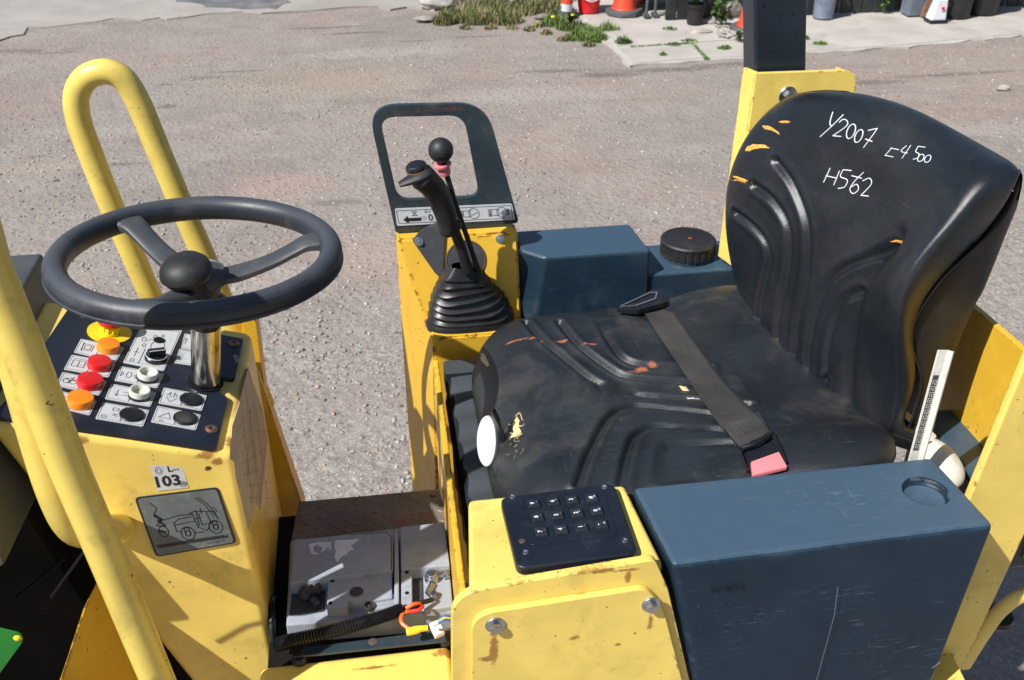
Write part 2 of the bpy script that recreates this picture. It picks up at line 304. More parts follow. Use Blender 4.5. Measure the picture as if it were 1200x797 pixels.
def cr(pts, n=8, closed=False):
    P = [V(p) for p in pts]; out = []; k = len(P)
    rng_ = range(k) if closed else range(k-1)
    for i in rng_:
        p0 = P[(i-1) % k] if closed or i > 0 else P[0]*2-P[1]
        p1 = P[i]; p2 = P[(i+1) % k]; p3 = P[(i+2) % k] if closed or i+2 < k else P[-1]*2-P[-2]
        for j in range(n):
            t = j/n; out.append(.5*((2*p1)+(p2-p0)*t+(2*p0-5*p1+4*p2-p3)*t*t+(3*p1-p0-3*p2+p3)*t**3))
    if not closed: out.append(P[-1])
    return out
def tube(bm, pts, r, seg=12, closed=False, mi=0, caps=True, flat=None, round_end=False):
    P = [V(p) for p in pts]; k = len(P); t = bmesh.new(); rings = []
    tan = [((P[(i+1) % k]-P[i-1]) if closed or 0 < i < k-1 else (P[1]-P[0] if i == 0 else P[-1]-P[-2])).normalized() for i in range(k)]
    up = V((0, 0, 1)) if abs(tan[0].z) < .9 else V((0, 1, 0))
    u = (up-tan[0]*up.dot(tan[0])).normalized()
    rad = r if isinstance(r, (list, tuple)) else [r]*k
    if round_end and not closed:
        for e in (0, 1):
            pass
    for i in range(k):
        u = (u-tan[i]*u.dot(tan[i])).normalized(); wv = tan[i].cross(u)
        rg = []
        for s in range(seg):
            a = 2*math.pi*s/seg; x, y = math.cos(a)*rad[i], math.sin(a)*rad[i]
            if flat: x *= flat[0]; y *= flat[1]
            rg.append(t.verts.new(P[i]+u*x+wv*y))
        rings.append(rg)
    for i in range(k if closed else k-1):
        A = rings[i]; Bq = rings[(i+1) % k]
        for s in range(seg): t.faces.new((A[s], A[(s+1) % seg], Bq[(s+1) % seg], Bq[s]))
    if caps and not closed: t.faces.new(rings[0][::-1]); t.faces.new(rings[-1])
    bmesh.ops.recalc_face_normals(t, faces=t.faces[:])
    merge(bm, t, None, mi)
def lathe(bm, prof, M=None, seg=32, mi=0, sx=1, sy=1):
    t = bmesh.new(); rings = []
    for r, z in prof:
        if r < 1e-6: rings.append([t.verts.new((0, 0, z))]); continue
        rings.append([t.verts.new((math.cos(2*math.pi*s/seg)*r*sx, math.sin(2*math.pi*s/seg)*r*sy, z)) for s in range(seg)])
    for A, Bq in zip(rings, rings[1:]):
        if len(A) == 1 and len(Bq) == 1: continue
        for s in range(seg):
            s2 = (s+1) % seg
            if len(A) == 1: t.faces.new((A[0], Bq[s2], Bq[s]))
            elif len(Bq) == 1: t.faces.new((A[s], A[s2], Bq[0]))
            else: t.faces.new((A[s], A[s2], Bq[s2], Bq[s]))
    bmesh.ops.recalc_face_normals(t, faces=t.faces[:])
    merge(bm, t, M, mi)
def frame(o, z, x=None):
    z = V(z).normalized(); x = V(x) if x is not None else (V((1, 0, 0)) if abs(z.x) < .9 else V((0, 1, 0)))
    x = (x-z*x.dot(z)).normalized(); y = z.cross(x)
    M = Matrix((x, y, z)).transposed().to_4x4(); M.translation = V(o); return M
def gridmesh(bm, G, mi=0, closeu=False, closev=False):
    t = bmesh.new(); vs = [[t.verts.new(p) for p in row] for row in G]
    R, Cn = len(G), len(G[0])
    for i in range(R if closev else R-1):
        for j in range(Cn if closeu else Cn-1):
            t.faces.new((vs[i][j], vs[i][(j+1) % Cn], vs[(i+1) % R][(j+1) % Cn], vs[(i+1) % R][j]))
    merge(bm, t, None, mi)
def textmesh(bm, txt, M, size, mi=0, depth=0.0003, bold=0, shear=0):
    cu = bpy.data.curves.new('txt', 'FONT'); cu.body = txt; cu.size = size; cu.align_x = 'CENTER'; cu.align_y = 'CENTER'; cu.resolution_u = 2
    cu.extrude = depth; cu.offset = bold; cu.shear = shear
    o = bpy.data.objects.new('txt', cu); COL.objects.link(o)
    me = bpy.data.meshes.new_from_object(o); bpy.data.objects.remove(o)
    t = bmesh.new(); t.from_mesh(me); bpy.data.meshes.remove(me); bpy.data.curves.remove(cu)
    merge(bm, t, M, mi, False)

ORG = {}
def finish(bm, c):
    for e in bm.edges:
        if len(e.link_faces) == 2 and e.calc_face_angle(0) > math.radians(38): e.smooth = False
    bmesh.ops.translate(bm, verts=bm.verts, vec=-c)
def obj(name, bm, mats, parent=None, wn=True, **props):
    if not isinstance(mats, (list, tuple)): mats = [mats]
    lo = V((min(v.co.x for v in bm.verts), min(v.co.y for v in bm.verts), min(v.co.z for v in bm.verts)))
    hi = V((max(v.co.x for v in bm.verts), max(v.co.y for v in bm.verts), max(v.co.z for v in bm.verts)))
    c = (lo+hi)/2; c.z = lo.z
    if parent is not None: c = (lo+hi)/2
    finish(bm, c)
    me = bpy.data.meshes.new(name); bm.to_mesh(me); bm.free()
    for m in mats: me.materials.append(MC[m])
    o = bpy.data.objects.new(name, me); COL.objects.link(o)
    if wn:
        wm = o.modifiers.new('wn', 'WEIGHTED_NORMAL'); wm.keep_sharp = True
    if parent is not None: o.parent = parent; o.location = c-ORG[parent.name]
    else: o.location = c
    ORG[o.name] = c
    for k, v in props.items(): o[k] = v
    return o
def again(o, delta, name=None, parent=None):
    """a sibling sharing the mesh of o, moved by delta"""
    c = o.copy(); COL.objects.link(c); c.location = o.location+V(delta); ORG[c.name] = ORG[o.name]+V(delta); return c
def thing(name, label, cat, loc, group=None):
    o = bpy.data.objects.new(name, None); COL.objects.link(o); o.location = V(loc); o.empty_display_size = .2
    ORG[o.name] = V(loc); o['label'] = label; o['category'] = cat
    if group: o['group'] = group
    return o
def tag(o, label, cat, group=None):
    o['label'] = label; o['category'] = cat
    if group: o['group'] = group
    return o

#==================================================================== GROUND
bm = new()
xs = sorted(set([-60, -30, -15, 15, 30, 60]+[x*.5 for x in range(-20, 21)])); ysg = sorted(set([-40, -20, -10, 20, 35, 60, 90]+[y*.5 for y in range(-6, 27)]))
def gz(x, y):
    return .006*math.sin(x*1.3+.7)*math.sin(y*1.1)+.004*math.sin(x*3.1+y*2.3)-.012
gridmesh(bm, [[(x, y, gz(x, y)) for x in xs] for y in ysg])
ground = obj('ground', bm, 'yard_gravel', wn=False, kind='structure')

def irregular(pts, amp=.04, step=.12, seed=1):
    r = random.Random(seed); out = []
    P = [V(p) for p in pts]
    for i in range(len(P)):
        a, b = P[i], P[(i+1) % len(P)]; n = max(1, int((b-a).length/step))
        for j in range(n):
            p = a.lerp(b, j/n); out.append(V((p.x+r.uniform(-amp, amp), p.y+r.uniform(-amp, amp), p.z)))
    return out
def sheet(name, pts, z, m, amp=.04, seed=1, thick=.03, step=.12, parent=None):
    b = new(); P = irregular([V((p[0], p[1], z)) for p in pts], amp, step, seed)
    prism(b, P, (0, 0, -thick)); 
    bmesh.ops.triangulate(b, faces=b.faces[:])
    return obj(name, b, m, parent, wn=False, **({'kind': 'structure'} if parent is None else {}))
g = onz
sheet('old_concrete_road', [g(0, 48), g(40, 33), g(110, 24), g(200, 20), g(300, 14), g(420, 9), g(505, 10), g(505, -25), g(0, -40), (-9, 10, 0), (-7, 9.0, 0)], .000, 'worn_surface', .07, 3)
sheet('tarmac_patch', [g(205, 3), g(262, 10), g(330, 10), g(338, 2), g(300, -18), g(215, -12)], .004, 'tarmac_patch', .05, 5)
# concrete apron: four slabs with weedy joints
apron = sheet('concrete_apron', [g(738, 77), g(826, 71), g(890, 67), g(945, 63), g(1060, 55), g(1200, 42), (9, 7.6, 0), (11, 12, 0), (2.2, 12, 0), g(660, 0), g(690, 35), g(712, 52)], .004, 'old_road', .03, 9)
sheet('slab', [g(742, 75), g(826, 69), g(812, 53), g(726, 57)], .010, 'concrete', .012, 11, parent=apron)
sheet('slab', [g(829, 69), g(945, 62), g(938, 45), g(815, 52)], .008, 'concrete', .012, 12, parent=apron)
sheet('slab', [g(724, 55.5), g(812, 51), g(936, 43), g(930, 8), (3.0, 10, 0), g(672, 4), g(700, 36)], .012, 'concrete', .014, 13, parent=apron)
sheet('slab', [g(948, 61), g(1060, 53), g(1215, 39), (9, 7.7, 0), (9, 9.2, 0), (3.6, 9.2, 0), g(934, 24), g(942, 44)], .009, 'concrete', .014, 14, parent=apron)

# loose stones lying on the yard: real pebbles, more of them close by
def pebbles(n, seed, smin, smax, area):
    r = np.random.default_rng(seed)
    ico = bmesh.new(); bmesh.ops.create_icosphere(ico, subdivisions=1, radius=1)
    base = np.array([v.co[:] for v in ico.verts]); ico.verts.index_update()
    fc = np.array([[v.index for v in f.verts] for f in ico.faces]); ico.free()
    nv = len(base)
    pts = area(r, n); n = len(pts)
    s = (smin+(smax-smin)*r.random(n)**3)
    A = r.random(n)*6.28
    sc = np.stack([s*(.8+.7*r.random(n)), s*(.6+.4*r.random(n)), s*(.4+.35*r.random(n))], 1)
    vb = base[None]*sc[:, None, :]*(1+.28*(r.random((n, nv, 1))-.5))
    x = vb[..., 0]*np.cos(A)[:, None]-vb[..., 1]*np.sin(A)[:, None]; y = vb[..., 0]*np.sin(A)[:, None]+vb[..., 1]*np.cos(A)[:, None]
    zz = np.array([gz(px, py) for px, py in pts])
    vv = np.stack([x+pts[:, :1], y+pts[:, 1:], vb[..., 2]+zz[:, None]+sc[:, 2:]*.35], -1).reshape(-1, 3)
    ff = (fc[None]+(np.arange(n)*nv)[:, None, None]).reshape(-1, 3)
    me = bpy.data.meshes.new('loose_stones')
    me.vertices.add(len(vv)); me.vertices.foreach_set('co', vv.astype(np.float32).ravel())
    me.loops.add(ff.size); me.loops.foreach_set('vertex_index', ff.astype(np.int32).ravel())
    me.polygons.add(len(ff)); me.polygons.foreach_set('loop_start', np.arange(0, ff.size, 3, dtype=np.int32))
    me.update(calc_edges=True); me.materials.append(MC['pebble'])
    o = bpy.data.objects.new('loose_stones', me); COL.objects.link(o); o['kind'] = 'stuff'
    tag(o, 'loose grit and small stones scattered over the gravel yard', 'gravel')
m, nt, p = nodes('pebble'); gi = N(nt, 'ShaderNodeNewGeometry'); cr_ = N(nt, 'ShaderNodeValToRGB'); nt.links.new(gi.outputs['Random Per Island'], cr_.inputs[0])
e = cr_.color_ramp.elements; e[0].color = (.16, .145, .14, 1); e[1].color = (.46, .44, .41, 1)
for pz, cl in ((.3, (.30, .265, .24, 1)), (.55, (.36, .31, .27, 1)), (.7, (.40, .28, .21, 1)), (.88, (.42, .41, .39, 1))): x_ = e.new(pz); x_.color = cl
nt.links.new(cr_.outputs[0], p.inputs['Base Color']); p.inputs['Roughness'].default_value = .85; MC['pebble'] = m
def area_view(r, n):
    y = 1.9+6.4*r.random(n)**1.9; x = -.62*y+ (1.45*y)*r.random(n)-.3
    k = np.sin(x*2.1+3)*np.sin(y*1.7)+.6*np.sin(x*5.3)*np.cos(y*4.1)+r.random(n)*1.6
    return np.stack([x, y], 1)[k > .1]
pebbles(42000, 3, .0022, .011, area_view)

# grass and weeds
def blades(name, spots_, n, hmin, hmax, mats, label, cat, seed=1, lean=.8, wid=.006, kind=None, group=None, z0=-.012, root=None):
    r = random.Random(seed); b = new(); 
    for _ in range(n):
        cx, cy, rad = r.choice(spots_); a = r.random()*6.28; q = math.sqrt(r.random())*rad
        x, y = cx+math.cos(a)*q, cy+math.sin(a)*q*.8; h = (hmin+(hmax-hmin)*r.random()**1.7)*(1-.6*q/rad); a2 = r.random()*6.28; L = h*lean*r.random()
        dx, dy = math.cos(a2), math.sin(a2); wv = r.uniform(.6, 1.3)*wid
        px, py = -dy*wv, dx*wv
        v = [b.verts.new(c_) for c_ in ((x-px, y-py, z0), (x+px, y+py, z0), (x+px*.8+dx*L*.35, y+py*.8+dy*L*.35, z0+h*.6), (x-px*.8+dx*L*.35, y-py*.8+dy*L*.35, z0+h*.6), (x+dx*L, y+dy*L, z0+h))]
        mi = r.choices(range(len(mats)), weights=[3, 2, 1][:len(mats)])[0]
        f1 = b.faces.new(v[:4]); f2 = b.faces.new((v[3], v[2], v[4])); f1.material_index = f2.material_index = mi
    o = obj(name, b, mats, wn=False)
    if kind: o['kind'] = kind
    return tag(o, label, cat, group)
def gp(x, y, rad): p = onz(x, y, 0); return (p.x, p.y, rad)
blades('grass', [gp(545, 20, .22), gp(570, 12, .3), gp(600, 12, .3), gp(520, 26, .1), gp(630, 10, .28), gp(560, 24, .16), gp(590, 24, .18), gp(655, 18, .18), gp(640, 2, .3), gp(560, -2, .35), gp(600, -4, .3)], 9500, .03, .19, ['grass_green', 'grass_dry', 'grass_dry'], 'rough tufted grass patch at the far edge of the gravel yard', 'grass', 2, kind='stuff', wid=.004)
blades('grass', [gp(670, 32, .14), gp(690, 38, .14), gp(712, 36, .11), gp(700, 46, .10), gp(730, 52, .07), gp(678, 44, .12), gp(650, 27, .14)], 4200, .03, .13, ['grass_green', 'weed_leaf', 'grass_dry'], 'low green weeds spreading over the corner of the concrete apron', 'weeds', 3, kind='stuff', wid=.0045)
blades('grass', [gp(x, y, .055) for x, y in ((600, 32), (620, 34), (640, 38), (660, 46), (690, 52), (575, 32), (545, 32), (630, 30))], 1100, .02, .07, ['grass_dry', 'grass_green'], 'straw coloured dry grass fringe along the gravel edge', 'grass', 4, kind='stuff')
for i, (x, y, rr_, lab) in enumerate(((785, 36, .07, 'small green weed tuft growing alone in the middle of the concrete slab'), (808, 50, .07, 'green weed clump at the meeting point of three slab joints'), (790, 54, .06, 'thin weed tuft on the slab joint left of the clump'),
                        (848, 58, .06, 'weed tuft in the slab joint near the yellow roll bar bracket'), (961, 53, .06, 'small weed tuft on concrete just right of the dark roll bar post'), (944, 47, .04, 'tiny weed at the right edge of the dark roll bar post'), (777, 66, .03, 'tiny weed sprig near the front edge of the slab'))):
    blades('weed_tuft', [gp(x, y, rr_)], 140, .012, .05, ['weed_leaf', 'grass_green'], lab, 'weed', 20+i, z0=.006)
blades('joint_weeds', [gp(742+(x_*10), 56.5-x_*.75, .035) for x_ in range(7)]+[gp(812+i_*2.3, 54+i_*2.3, .03) for i_ in range(8)], 700, .006, .025, ['grass_green', 'weed_leaf'], 'thin line of moss and weeds filling the joints between slabs', 'weeds', 31, kind='stuff', z0=.004)

def leafy(name, base, h, n, lsz, mats, label, cat, seed=1, spread=.5, root=None):
    r = random.Random(seed); st = new(); lv = new(); base = V(base)
    for k in range(max(3, n//9)):
        a = r.random()*6.28; top = base+V((math.cos(a)*h*spread*r.random(), math.sin(a)*h*spread*r.random(), h*r.uniform(.5, 1)))
        mid = (base+top)/2+V((0, 0, h*.12)); tube(st, cr([base, mid, top], 3), .004, 5)
        for q in range(9):
            t = r.uniform(.15, 1); p = base.lerp(mid, t*2) if t < .5 else mid.lerp(top, t*2-1)
            d = V((r.uniform(-1, 1), r.uniform(-1, 1), r.uniform(-.2, .8))).normalized(); s = d.cross(V((0, 0, 1))).normalized()*lsz*.35
            L = lsz*r.uniform(.6, 1.3); up = V((0, 0, lsz*.1))
            v = [lv.verts.new(c_) for c_ in (p, p+d*L*.5+s+up, p+d*L, p+d*L*.5-s+up)]
            f = lv.faces.new(v); f.material_index = r.randrange(len(mats))
    t = root or thing(name, label, cat, base)
    obj('stem', st, 'dark_leaf', t, wn=False); obj('foliage', lv, mats, t, wn=False); return t
leafy('weed_plant', g(845, 32), .24, 70, .055, ['weed_leaf', 'grass_green'], 'bright green leafy weed growing beside the dark rock', 'weed', 5)
leafy('weed_plant', g(866, 50), .13, 50, .04, ['weed_leaf', 'dark_leaf'], 'leafy weed growing in front of the white and orange cone', 'weed', 6)
t_ = leafy('dandelion_plant', g(668, 30), .14, 60, .05, ['weed_leaf', 'grass_green'], 'broad leaved dandelion plant with yellow flowers by the striped marker post', 'weed', 7)
for x, y in ((648, 20), (671, 18)):
    b = new(); q = onz(x, y, .12); lathe(b, [(0, .012), (.012, .010), (.018, .002), (.012, -.004), (0, -.006)], Matrix.Translation(q), 10); obj('flower', b, 'dandelion', t_)

#-------------------------------------------------- things by the fence
def cone(name, pos, rb, rt, h, basr, basez, bands, label, octa=True, group=None):
    t = thing(name, label, 'traffic cone', pos, group); pos = V(pos)
    b = new()
    if octa: lathe(b, [(0, 0), (basr, 0), (basr, basez*.7), (basr*.94, basez), (0, basez)], Matrix.Translation(pos) @ Matrix.Rotation(.39, 4, 'Z'), 8)
    obj('base', b, 'cone_base', t)
    z0 = basez
    for i, (f0, f1, mm) in enumerate(bands):
        b = new(); ra = rb+(rt-rb)*f0; rc = rb+(rt-rb)*f1; o_ = .0 if i % 2 == 0 else .002
        prof = [(ra+o_, z0+h*f0), (rc+o_, z0+h*f1)]
        if f0 == 0: prof = [(ra*1.12, z0+.001), (ra*1.02, z0+.02)]+prof[1:]
        if f1 == 1: prof += [(rc*.7, z0+h+.008), (0, z0+h+.008)]
        lathe(b, prof, Matrix.Translation(pos), 28); obj('sleeve' if mm == 'cone_white' else 'cone_body', b, mm, t)
    return t
cone('traffic_cone', g(731, 18)+V((0, 0, .02)), .105, .03, .48, .175, .045, [(0, .5, 'cone_orange'), (.5, .72, 'cone_white'), (.72, 1, 'cone_orange')], 'faded red traffic cone with grey octagonal base between red bucket and black trolley')
cone('traffic_cone', g(880, 38)+V((0, 0, .02)), .115, .03, .50, .185, .04, [(0, .30, 'cone_orange'), (.30, .62, 'cone_white'), (.62, 1, 'cone_orange')], 'orange and white banded traffic cone beside the dark roll bar post')
t = thing('marker_post', 'short orange and white striped marker post in the weeds left of the red bucket', 'marker post', g(664, 22)); p = g(664, 20)
for i, (z0, z1, mm, rr_) in enumerate(((0, .06, 'cone_base', .085), (.06, .125, 'cone_white', .052), (.125, .19, 'cone_orange', .054), (.19, .30, 'cone_white', .051), (.30, .38, 'cone_orange', .053), (.38, .55, 'cone_white', .05))):
    b = new(); lathe(b, [(0, z0), (rr_, z0), (rr_*.98, z1), (0, z1)], Matrix.Translation(p), 20); obj(['foot', 'band'][i > 0], b, mm, t)
# red bucket
p = g(692, 19)+V((0, .09, .02)); t = thing('bucket', 'bright red plastic bucket with pale rim handle standing by weeds', 'bucket', p)
b = new(); lathe(b, [(0, 0), (.085, 0), (.09, .01), (.125, .25), (.135, .25), (.135, .265), (.12, .265), (.085, .02), (0, .02)], Matrix.Translation(p), 32); obj('bucket_body', b, 'bucket_red', t)
b = new(); tube(b, [p+V((math.cos(a)*.125, -abs(math.sin(a))*.14, .25-.13*abs(math.sin(a)))) for a in [math.pi*i/16 for i in range(17)]], .005, 8); obj('handle', b, 'cone_white', t)
# terracotta pot behind cone
p = g(752, 4); b = new(); lathe(b, [(0, 0), (.06, 0), (.085, .13), (.095, .13), (.095, .16), (.08, .16), (.07, .02), (0, .02)], Matrix.Translation(p), 24); tag(obj('flower_pot', b, 'terracotta'), 'small terracotta pot half hidden behind the red traffic cone', 'pot')
# black trolley
p = g(782, 18); t = thing('trolley', 'black metal trolley with angled feet standing behind the slabs', 'trolley', p); zz = V((0, 0, .025))
b = new(); box(b, (p.x, p.y+.3, .29), (.62, .45, .30), bev=.01); obj('body', b, 'fence_dark', t)
for x_, y_ in ((757, 23), (767, 22)):
    q = g(x_, y_); b = new(); tube(b, [q+V((0, 0, .03)), q+V((.01, .02, .25)), q+V((.0, .05, .42))], .014, 8); box(b, (q.x, q.y, .035), (.05, .09, .03), bev=.005); obj('leg', b, 'cone_base', t)
q = g(800, 19); b = new(); tube(b, [q+V((0, .1, .03)), q+V((0, .1, .42))], .014, 8); obj('leg', b, 'cone_base', t)
b = new(); tube(b, [g(757, 20)+V((0, 0, .14)), g(800, 16)+V((0, .1, .14))], .010, 8); obj('rail', b, 'fence_dark', t)
# black pot with plant
p = g(816, 32)+V((0, .06, .022)); t = thing('plant_pot', 'black plastic plant pot holding an upright green plant', 'plant pot', p)
b = new(); lathe(b, [(0, 0), (.068, 0), (.078, .14), (.088, .14), (.088, .165), (.074, .165), (.07, .13), (0, .13)], Matrix.Translation(p), 24); obj('pot', b, 'pot_black', t)
leafy('x', p+V((0, 0, .13)), .32, 60, .07, ['weed_leaf', 'dark_leaf'], '', '', 8, .4, root=t)
# slatted pallet leaning
p = g(834, 16); t = thing('slatted_panel', 'small grey slatted panel leaning against the fence behind the black pot', 'panel', p+V((0, .05, 0)))
for i in range(6):
    b = new(); q = p+V((-.13+i*.05, .05, .02)); hexa(b, [q+V((0, .12, .62)), q+V((.034, .12, .62)), q+V((.034, .135, .62)), q+V((0, .135, .62))], [q+V((-.10, 0, 0)), q+V((-.066, 0, 0)), q+V((-.066, .015, 0)), q+V((-.10, .015, 0))], .002, 1); obj('slat', b, 'bin_grey', t)
b = new(); q = p+V((-.2, .075, .18)); box(b, (q.x+.16, q.y+.02, q.z), (.30, .02, .03)); obj('crossbar', b, 'bin_grey', t)
def rockmesh(p, s, seed, m, name, label, cat='rock', group=None):
    r = random.Random(seed); b = bmesh.new(); bmesh.ops.create_icosphere(b, subdivisions=3, radius=1)
    ph = [r.uniform(0, 6) for _ in range(6)]
    for v in b.verts:
        c = v.co; k = 1+.16*math.sin(c.x*2.3+ph[0])*math.sin(c.y*2.9+ph[1])+.10*math.sin(c.z*4.1+ph[2]+c.x*2)+.05*math.sin(c.x*9+ph[3])*math.sin(c.y*8+ph[4])
        v.co = V((c.x*s[0]*k, c.y*s[1]*k, c.z*s[2]*k))
    for f in b.faces: f.smooth = False
    bmesh.ops.translate(b, verts=b.verts, vec=V(p)+V((0, 0, s[2]*.7)))
    return tag(obj(name, b, m, wn=False), label, cat, group)
rockmesh(g(860, 22)+V((0, .06, 0)), (.12, .10, .12), 3, 'rock', 'rock', 'dark brown boulder beside the white and orange cone')
rockmesh(g(833, 29), (.045, .04, .04), 4, 'pale_stone', 'stone', 'pale grey stone between black pot and green weed', 'stone')
rockmesh(g(820, 40), (.10, .045, .022), 5, 'pale_stone', 'stone', 'flat broken slab fragment lying in front of the black pot', 'stone')
rockmesh(g(876, 45), (.07, .04, .015), 6, 'pale_stone', 'stone', 'flat pale stone lying just in front of the cone base', 'stone')
rockmesh(g(1176, 104)+V((0, 0, -.01)), (.05, .03, .02), 7, 'pale_stone', 'stone', 'single pale stone lying on the gravel right of the seat', 'stone')
rockmesh(g(497, 24), (.09, .05, .02), 8, 'pale_stone', 'stone', 'pale flat stone at the left end of the grass patch', 'stone')
rockmesh(g(512, 8), (.16, .12, .05), 9, 'pale_stone', 'stone', 'pale broken concrete lump left of the tufted grass', 'stone')
rockmesh(g(636, 21), (.08, .04, .02), 10, 'rock', 'stone', 'grey-brown flat stone lying on the bare strip below the grass', 'stone')
rockmesh(g(603, 10)+V((0,0,.06)), (.05, .05, .05), 12, 'pale_stone', 'stone', 'pale lump of rubble sitting in the tufted grass', 'stone')
b = new()
for i in range(60):
    r_ = random.Random(i); q = g(r_.uniform(838, 880), r_.uniform(32, 47)); s_ = r_.uniform(.006, .02); lathe(b, [(0, s_), (s_, s_*.3), (s_*.8, -s_*.4), (0, -s_*.5)], Matrix.Translation(q+V((0, 0, .026))) @ Matrix.Rotation(i, 4, 'Z') @ Matrix.Diagonal((1.4, 1, .7, 1)), 6)
o = obj('rubble', b, 'pale_stone', wn=False); o['kind'] = 'stuff'; tag(o, 'pinkish crumbled rubble spilled over slabs below the dark boulder', 'rubble')
# fence of dark boards
FY = 8.75
t = thing('board_fence', 'dark board fence of narrow upright boards behind the concrete apron', 'fence', (6, FY, 0))
b = new(); box(b, (2.72, FY, .95), (.098, .022, 1.86), bev=.004, seg=1); bd = obj('board', b, 'fence_dark', t)
for i in range(1, 62): again(bd, (i*.108, (i % 3)*.006, 0))
b = new(); box(b, (6.0, FY+.03, .35), (6.8, .03, .09)); box(b, (6.0, FY+.03, 1.5), (6.8, .03, .09)); obj('fence_rail', b, 'fence_dark', t)
# rusty tin
p = g(969, 26)+V((0, .1, .02)); t = thing('paint_tin', 'rusty pale blue tin planter standing against the fence right of the post', 'tin', p)
b = new(); lathe(b, [(0, 0), (.088, 0), (.092, .01), (.088, .02), (.10, .27), (.108, .28), (.098, .29), (.085, .05), (0, .05)], Matrix.Translation(p), 26); obj('tin', b, 'dark_tin', t)
leafy('x', p+V((0, 0, .22)), .3, 60, .06, ['weed_leaf', 'dark_leaf', 'grass_dry'], '', '', 9, .5, root=t)
# hanging creeper
t_ = leafy('creeper', g(1033, 17)+V((0, -.02, .02)), .45, 90, .05, ['dark_leaf', 'weed_leaf'], 'straggling green creeper growing up the dark fence', 'plant', 11, .2)
# grey bin, brown board, white jerrycan, grey tub, dark tub with plant
p = g(1076, 22)+V((0, .09, .02)); t = thing('grey_bin', 'light grey tapered bin leaning by the fence left of the brown board', 'bin', p)
b = new(); hexa(b, [p+V(q) for q in ((-.06, -.09, .5), (.18, -.09, .5), (.18, .12, .5), (-.06, .12, .5))], [p+V(q) for q in ((-.10, -.08, 0), (.07, -.08, 0), (.07, .08, 0), (-.10, .08, 0))], .012, 2); obj('bin_body', b, 'bin_grey', t)
b = new(); box(b, (p.x+.06, p.y+.01, p.z+.5), (.27, .24, .03), bev=.008); obj('rim', b, 'bin_grey', t)
p = g(1089, 24)+V((0, .05, .02)); b = new()
hexa(b, [p+V(q) for q in ((.14, .1, .62), (.20, .1, .62), (.20, .125, .62), (.14, .125, .62))], [p+V(q) for q in ((-.06, 0, 0), (0, 0, 0), (0, .022, 0), (-.06, .022, 0))], .003, 1)
tag(obj('wooden_board', b, 'wood_brown'), 'brown wooden board leaning between grey bin and white canister', 'board')
p = g(1099, 29)+V((0, .05, .022)); t = thing('canister', 'white plastic canister with black base and black cap', 'canister', p)
b = new(); hexa(b, [p+V(q) for q in ((-.035, -.04, .19), (.06, -.04, .19), (.06, .05, .19), (-.035, .05, .19))], [p+V(q) for q in ((-.075, -.06, .012), (.065, -.06, .012), (.065, .06, .012), (-.075, .06, .012))], .014, 3); obj('body', b, 'cone_white', t)
b = new(); box(b, (p.x-.004, p.y, .028), (.16, .135, .022), bev=.006); obj('foot', b, 'black_plastic', t)
b = new(); lathe(b, [(0, .19), (.022, .19), (.022, .25), (0, .25)], Matrix.Translation((p.x+.012, p.y, p.z)), 14); tube(b, [p+V((.03, 0, .19)), p+V((.07, 0, .26)), p+V((.02, 0, .32))], .010, 8); obj('cap', b, 'black_plastic', t)
b = new(); box(b, (p.x+.012, p.y-.062, p.z+.12), (.03, .006, .022), bev=.001, seg=1); obj('red_label', b, 'bucket_red', t)
for i, (x_, y_, r0, r1, h_, mm, lab) in enumerate(((1126, 25, .13, .16, .42, 'bin_grey', 'dark grey round tub standing right of the white canister'), (1157, 21, .14, .18, .36, 'pot_black', 'black round planter with leafy plant at the right end of the fence'))):
    p = g(x_, y_)+V((0, r0, .02)); t = thing('round_tub', lab, 'tub', p)
    b = new(); lathe(b, [(0, 0), (r0, 0), (r1, h_), (r1+.015, h_), (r1+.015, h_+.03), (r1-.01, h_+.03), (r0, .05), (0, .05)], Matrix.Translation(p), 28)
    obj('tub', b, 'pot_black', t)
    leafy('x', p+V((-.05, -.12 if i else 0, h_)), .5, 110, .09, ['dark_leaf', 'weed_leaf'], '', '', 13+i, .8, root=t)
#SPLIT
#==================================================================== THE ROLLER
RR = thing('road_roller', 'yellow road roller with its open operator station, steering wheel, black seat and blue side boxes', 'road roller', (.25, 1.4, 0))
def boolean(o, cut):
    me = bpy.data.meshes.new('c'); bmesh.ops.recalc_face_normals(cut, faces=cut.faces[:]); cut.to_mesh(me); cut.free(); co = bpy.data.objects.new('c', me); COL.objects.link(co)
    wn = o.modifiers.get('wn')
    if wn: o.modifiers.remove(wn)
    md = o.modifiers.new('b', 'BOOLEAN'); md.object = co; md.operation = 'DIFFERENCE'; md.solver = 'EXACT'
    bpy.context.view_layer.update(); dg = bpy.context.evaluated_depsgraph_get()
    nm = bpy.data.meshes.new_from_object(o.evaluated_get(dg)); o.modifiers.clear(); o.data = nm
    bpy.data.objects.remove(co); wm = o.modifiers.new('wn', 'WEIGHTED_NORMAL'); wm.keep_sharp = True
def dz(x): return 1.42-.29*(x+.53)
DN = V((.29, 0, 1)).normalized(); DP = V((-.53, 1.25, 1.42))
def dp(x, y, off=0.0):                                   # from crop of the dash (0,350) x3.987
    return onp(x/3.987, 350+y/3.987, DP+DN*off, DN)
